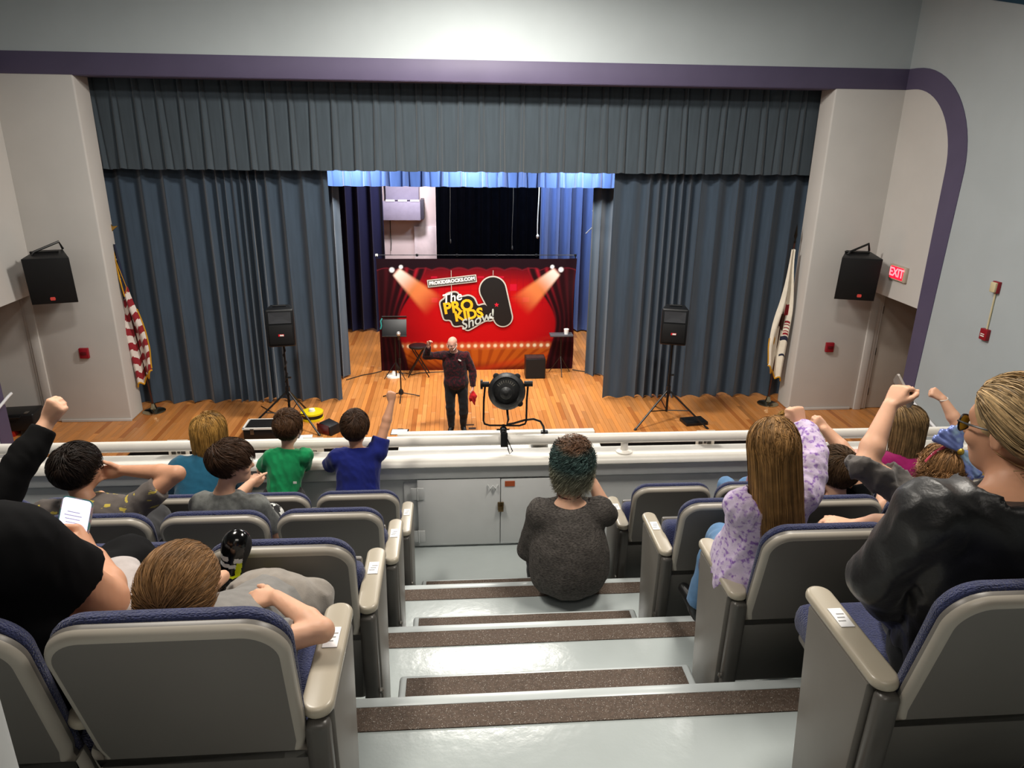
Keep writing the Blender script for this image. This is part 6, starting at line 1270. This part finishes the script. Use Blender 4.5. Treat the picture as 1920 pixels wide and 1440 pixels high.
# ---- hidden child with a raised bare arm at the right
J = seated(3.16, 4, .85, .06); J.update(neck=at(1850, 845, 4.05), shL=at(1850, 845, 4.05), shR=at(1965, 855, 4.0), pelvis=(3.15, 3.98, 2.80), elL=at(1795, 795, 4.10), wrL=at(1768, 748, 4.18)); J['neck'] = (J['shL']+J['shR'])/2+V3(0, 0, .06)
P = Person('child in a tan top raising a bare arm against the blue wall', J, Head(J['neck']+V3(.02, .04, .13), (-.2, .95, -.1), s=.90), .85, 1.1, 'fair', .006)
P.skinbody([('L', (-.6, .3, .45), (-.3, .9, -.4), (.4, 0, 1), 'fist')]); P.shirt(cloth('tan_top', '#a8864a'), sleeve=.25, inf=.018); P.pants(m_denim); P.shoes(m_shoeb); P.hair(H_LIGHT, length=.12, n=700, seed=24)
b = MB(); b.tube([P.J['wrL']+V3(.026*math.cos(a), .026*math.sin(a), .008*math.cos(a)) for a in np.linspace(0, 6.28, 16)[:-1]], .004, 6, closed=True); P.local(b.obj('wristband', m_lt, P.o))
# ================================================================== spotlight on the balcony rail, signs, near post
m_cast = M('black_cast_metal', '#1b1b1c', .5, metal=.35, var=.15, vs=30, bump=.15, bs=90)
sp = thing('spotlight', 'black theatre spotlight clamped above the rail, aimed at the stage', 'spotlight', (.335, 4.70, 2.84))
AXF = Vector((.10, 1, -.36)).normalized(); CC = Vector((.008, 0, .49))
def al(p): return CC+AXF*p
b = MB(); b.lathe([(.02, -.155), (.055, -.15), (.075, -.13), (.10, -.11), (.122, -.06), (.130, 0), (.130, .16), (.118, .17), (.118, .30), (.125, .31), (.12, .33)], CC, AXF, n=32); b.obj('housing', m_cast, sp, angle=30)
b = MB(); b.lathe([(.085, -.118), (.098, -.125), (.10, -.105)], CC, AXF, n=32); b.obj('rear_ring', m_plas, sp)
X_ = Vector((1, 0, 0)); X_ = (X_-AXF*X_.dot(AXF)).normalized(); U_ = X_.cross(AXF)
for i in range(9):
    a = math.radians(90+(i-4)*13); c = CC+AXF*-.142+(X_*math.cos(a)+U_*math.sin(a))*.062; b = MB(); b.box(c, (.005, .012, .026), Matrix((X_*math.sin(a)-U_*math.cos(a), AXF, X_*math.cos(a)+U_*math.sin(a))).transposed()); b.obj('cooling_fin', M('worn_fin_metal', '#6a675f', .5, metal=.5), sp)
b = MB(); b.lathe([(.042, -.15), (.042, -.18), (.030, -.20), (.018, -.215), (.004, -.22)], CC-U_*.012, AXF, n=20); b.obj('lamp_cap', m_cast, sp, angle=30)
for sx, sy in ((-.07, .105), (.075, .10), (.09, -.085)):
    b = MB(); q = CC+X_*sx+U_*sy; b.cyl(q-AXF*.04, q+AXF*.04, .022, 12); b.obj('latch_knob', m_cast, sp, bevel=.004)
for q_, sg in (('l', -1), ('r', 1)):
    b = MB(); p0 = CC+X_*sg*.12+U_*.05; b.cyl(p0, p0+X_*sg*.045, .02, 12); b.cyl(p0+X_*sg*.045, p0+X_*sg*.06, .034 if sg < 0 else .02, 14); b.obj('pivot_knob', m_cast, sp)
yk = [CC+X_*-.148+U_*.05, Vector((-.150, 0, .42)), Vector((-.152, 0, .275)), Vector((-.145, 0, .25)), Vector((-.11, 0, .238)), Vector((.10, 0, .232)), Vector((.14, 0, .245)), Vector((.148, 0, .27)), Vector((.148, 0, .42)), CC+X_*.148+U_*.05]
b = MB(); b.tube(yk, .007, 8); b.obj('yoke', m_tub, sp)
b = MB(); b.cyl((-.012, 0, .10), (-.012, 0, .24), .013, 10); b.lathe([(.016, 0), (.024, .01), (.024, .04), (.016, .05)], (-.012, 0, .175), n=12); b.cyl((-.06, 0, .205), (.03, 0, .205), .006, 8); b.obj('mounting_stem', m_tub, sp)
b = MB(); b.span((-.034, -.062, .095), (.014, -.040, .20)); b.tube([(-.012, -.045, .195), (-.012, .0, .208), (-.012, .05, .19), (-.012, .055, .13)], .014, 8); b.obj('clamp', m_plas, sp, bevel=.003)
b = MB(); b.tube([CC-U_*.10, CC-U_*.16+Vector((.004, 0, 0)), Vector((.022, 0, .28)), Vector((.012, 0, .245)), Vector((.06, 0, .25)), Vector((.14, .01, .27)), Vector((.20, .02, .272)), Vector((.25, .03, .25)), Vector((.275, .04, .205)), Vector((.283, .05, .165))], .008, 8); b.obj('power_cord', m_tub, sp)
b = MB(); b.box((.285, .05, .15), (.05, .035, .035)); b.obj('plug', m_plas, sp, bevel=.005)
b = MB(); b.tube([(.01, -.05, .16), (.03, -.055, .11), (.05, -.05, .06), (.03, -.05, .04), (.02, -.05, .07), (.012, -.05, .12)], .004, 6); b.obj('safety_cable', m_tub, sp)
def rail_sign(x, lb, txt):
    s = thing('paper_sign', lb, 'sign', (x, 4.822, 2.78))
    b = MB(); b.box((0, 0, .085), (.14, .006, .18), Matrix.Rotation(math.radians(-3), 3, 'X')); b.obj('card', M('sign_card', '#c9c0b4', .6), s)
    mi = M('sign_ink', '#3a352f', .6)
    if txt:
        text_mesh('lettering', txt, .033, mi, s, frame((0, -.007, .115), (1, 0, 0), (0, .05, 1)), ext=.0005)
        b = MB()
        for x0, z0, x1, z1 in ((-.02, .05, .02, .053), (-.02, .075, .02, .078), (-.02, .05, -.017, .078), (.017, .05, .02, .078)): b.span((x0, -.0055, z0), (x1, -.0035, z1))
        b.obj('box_mark', mi, s)
    else:
        for i in range(5): b = MB(); b.span((-.055+.022*i, -.0085, .122), (-.040+.022*i, -.0035, .136)); b.obj('text_mark', mi, s)
        for i, (xx, ww) in enumerate(((-.035, .03), (.0, .02), (.03, .03))): b = MB(); b.span((xx-ww/2, -.0075, .072+.006*(i == 1)), (xx+ww/2, -.0030, .10)); b.obj('picture_mark', mi, s)
    return s
rail_sign(-1.02, 'small card reading La Petite under the rail beside the green shirt', 'La Petite'); rail_sign(1.83, 'small printed card under the rail between the post and the lavender girl', ''); rail_sign(-1.95, 'small blank-looking card under the rail left of the blond bob', '')
p = thing('aisle_post', 'pale grey painted post cutting the bottom left corner', 'post', (-.66, .64, row_floor(0)))
b = MB(); b.span((-.22, -.03, 0), (.172, .03, 1.35)); b.obj('post_body', m_grey, p, bevel=.02, seg=3); b = MB(); b.span((-.24, -.03, 1.35), (.172, .03, 1.38)); b.obj('post_cap', m_white, p, bevel=.01)
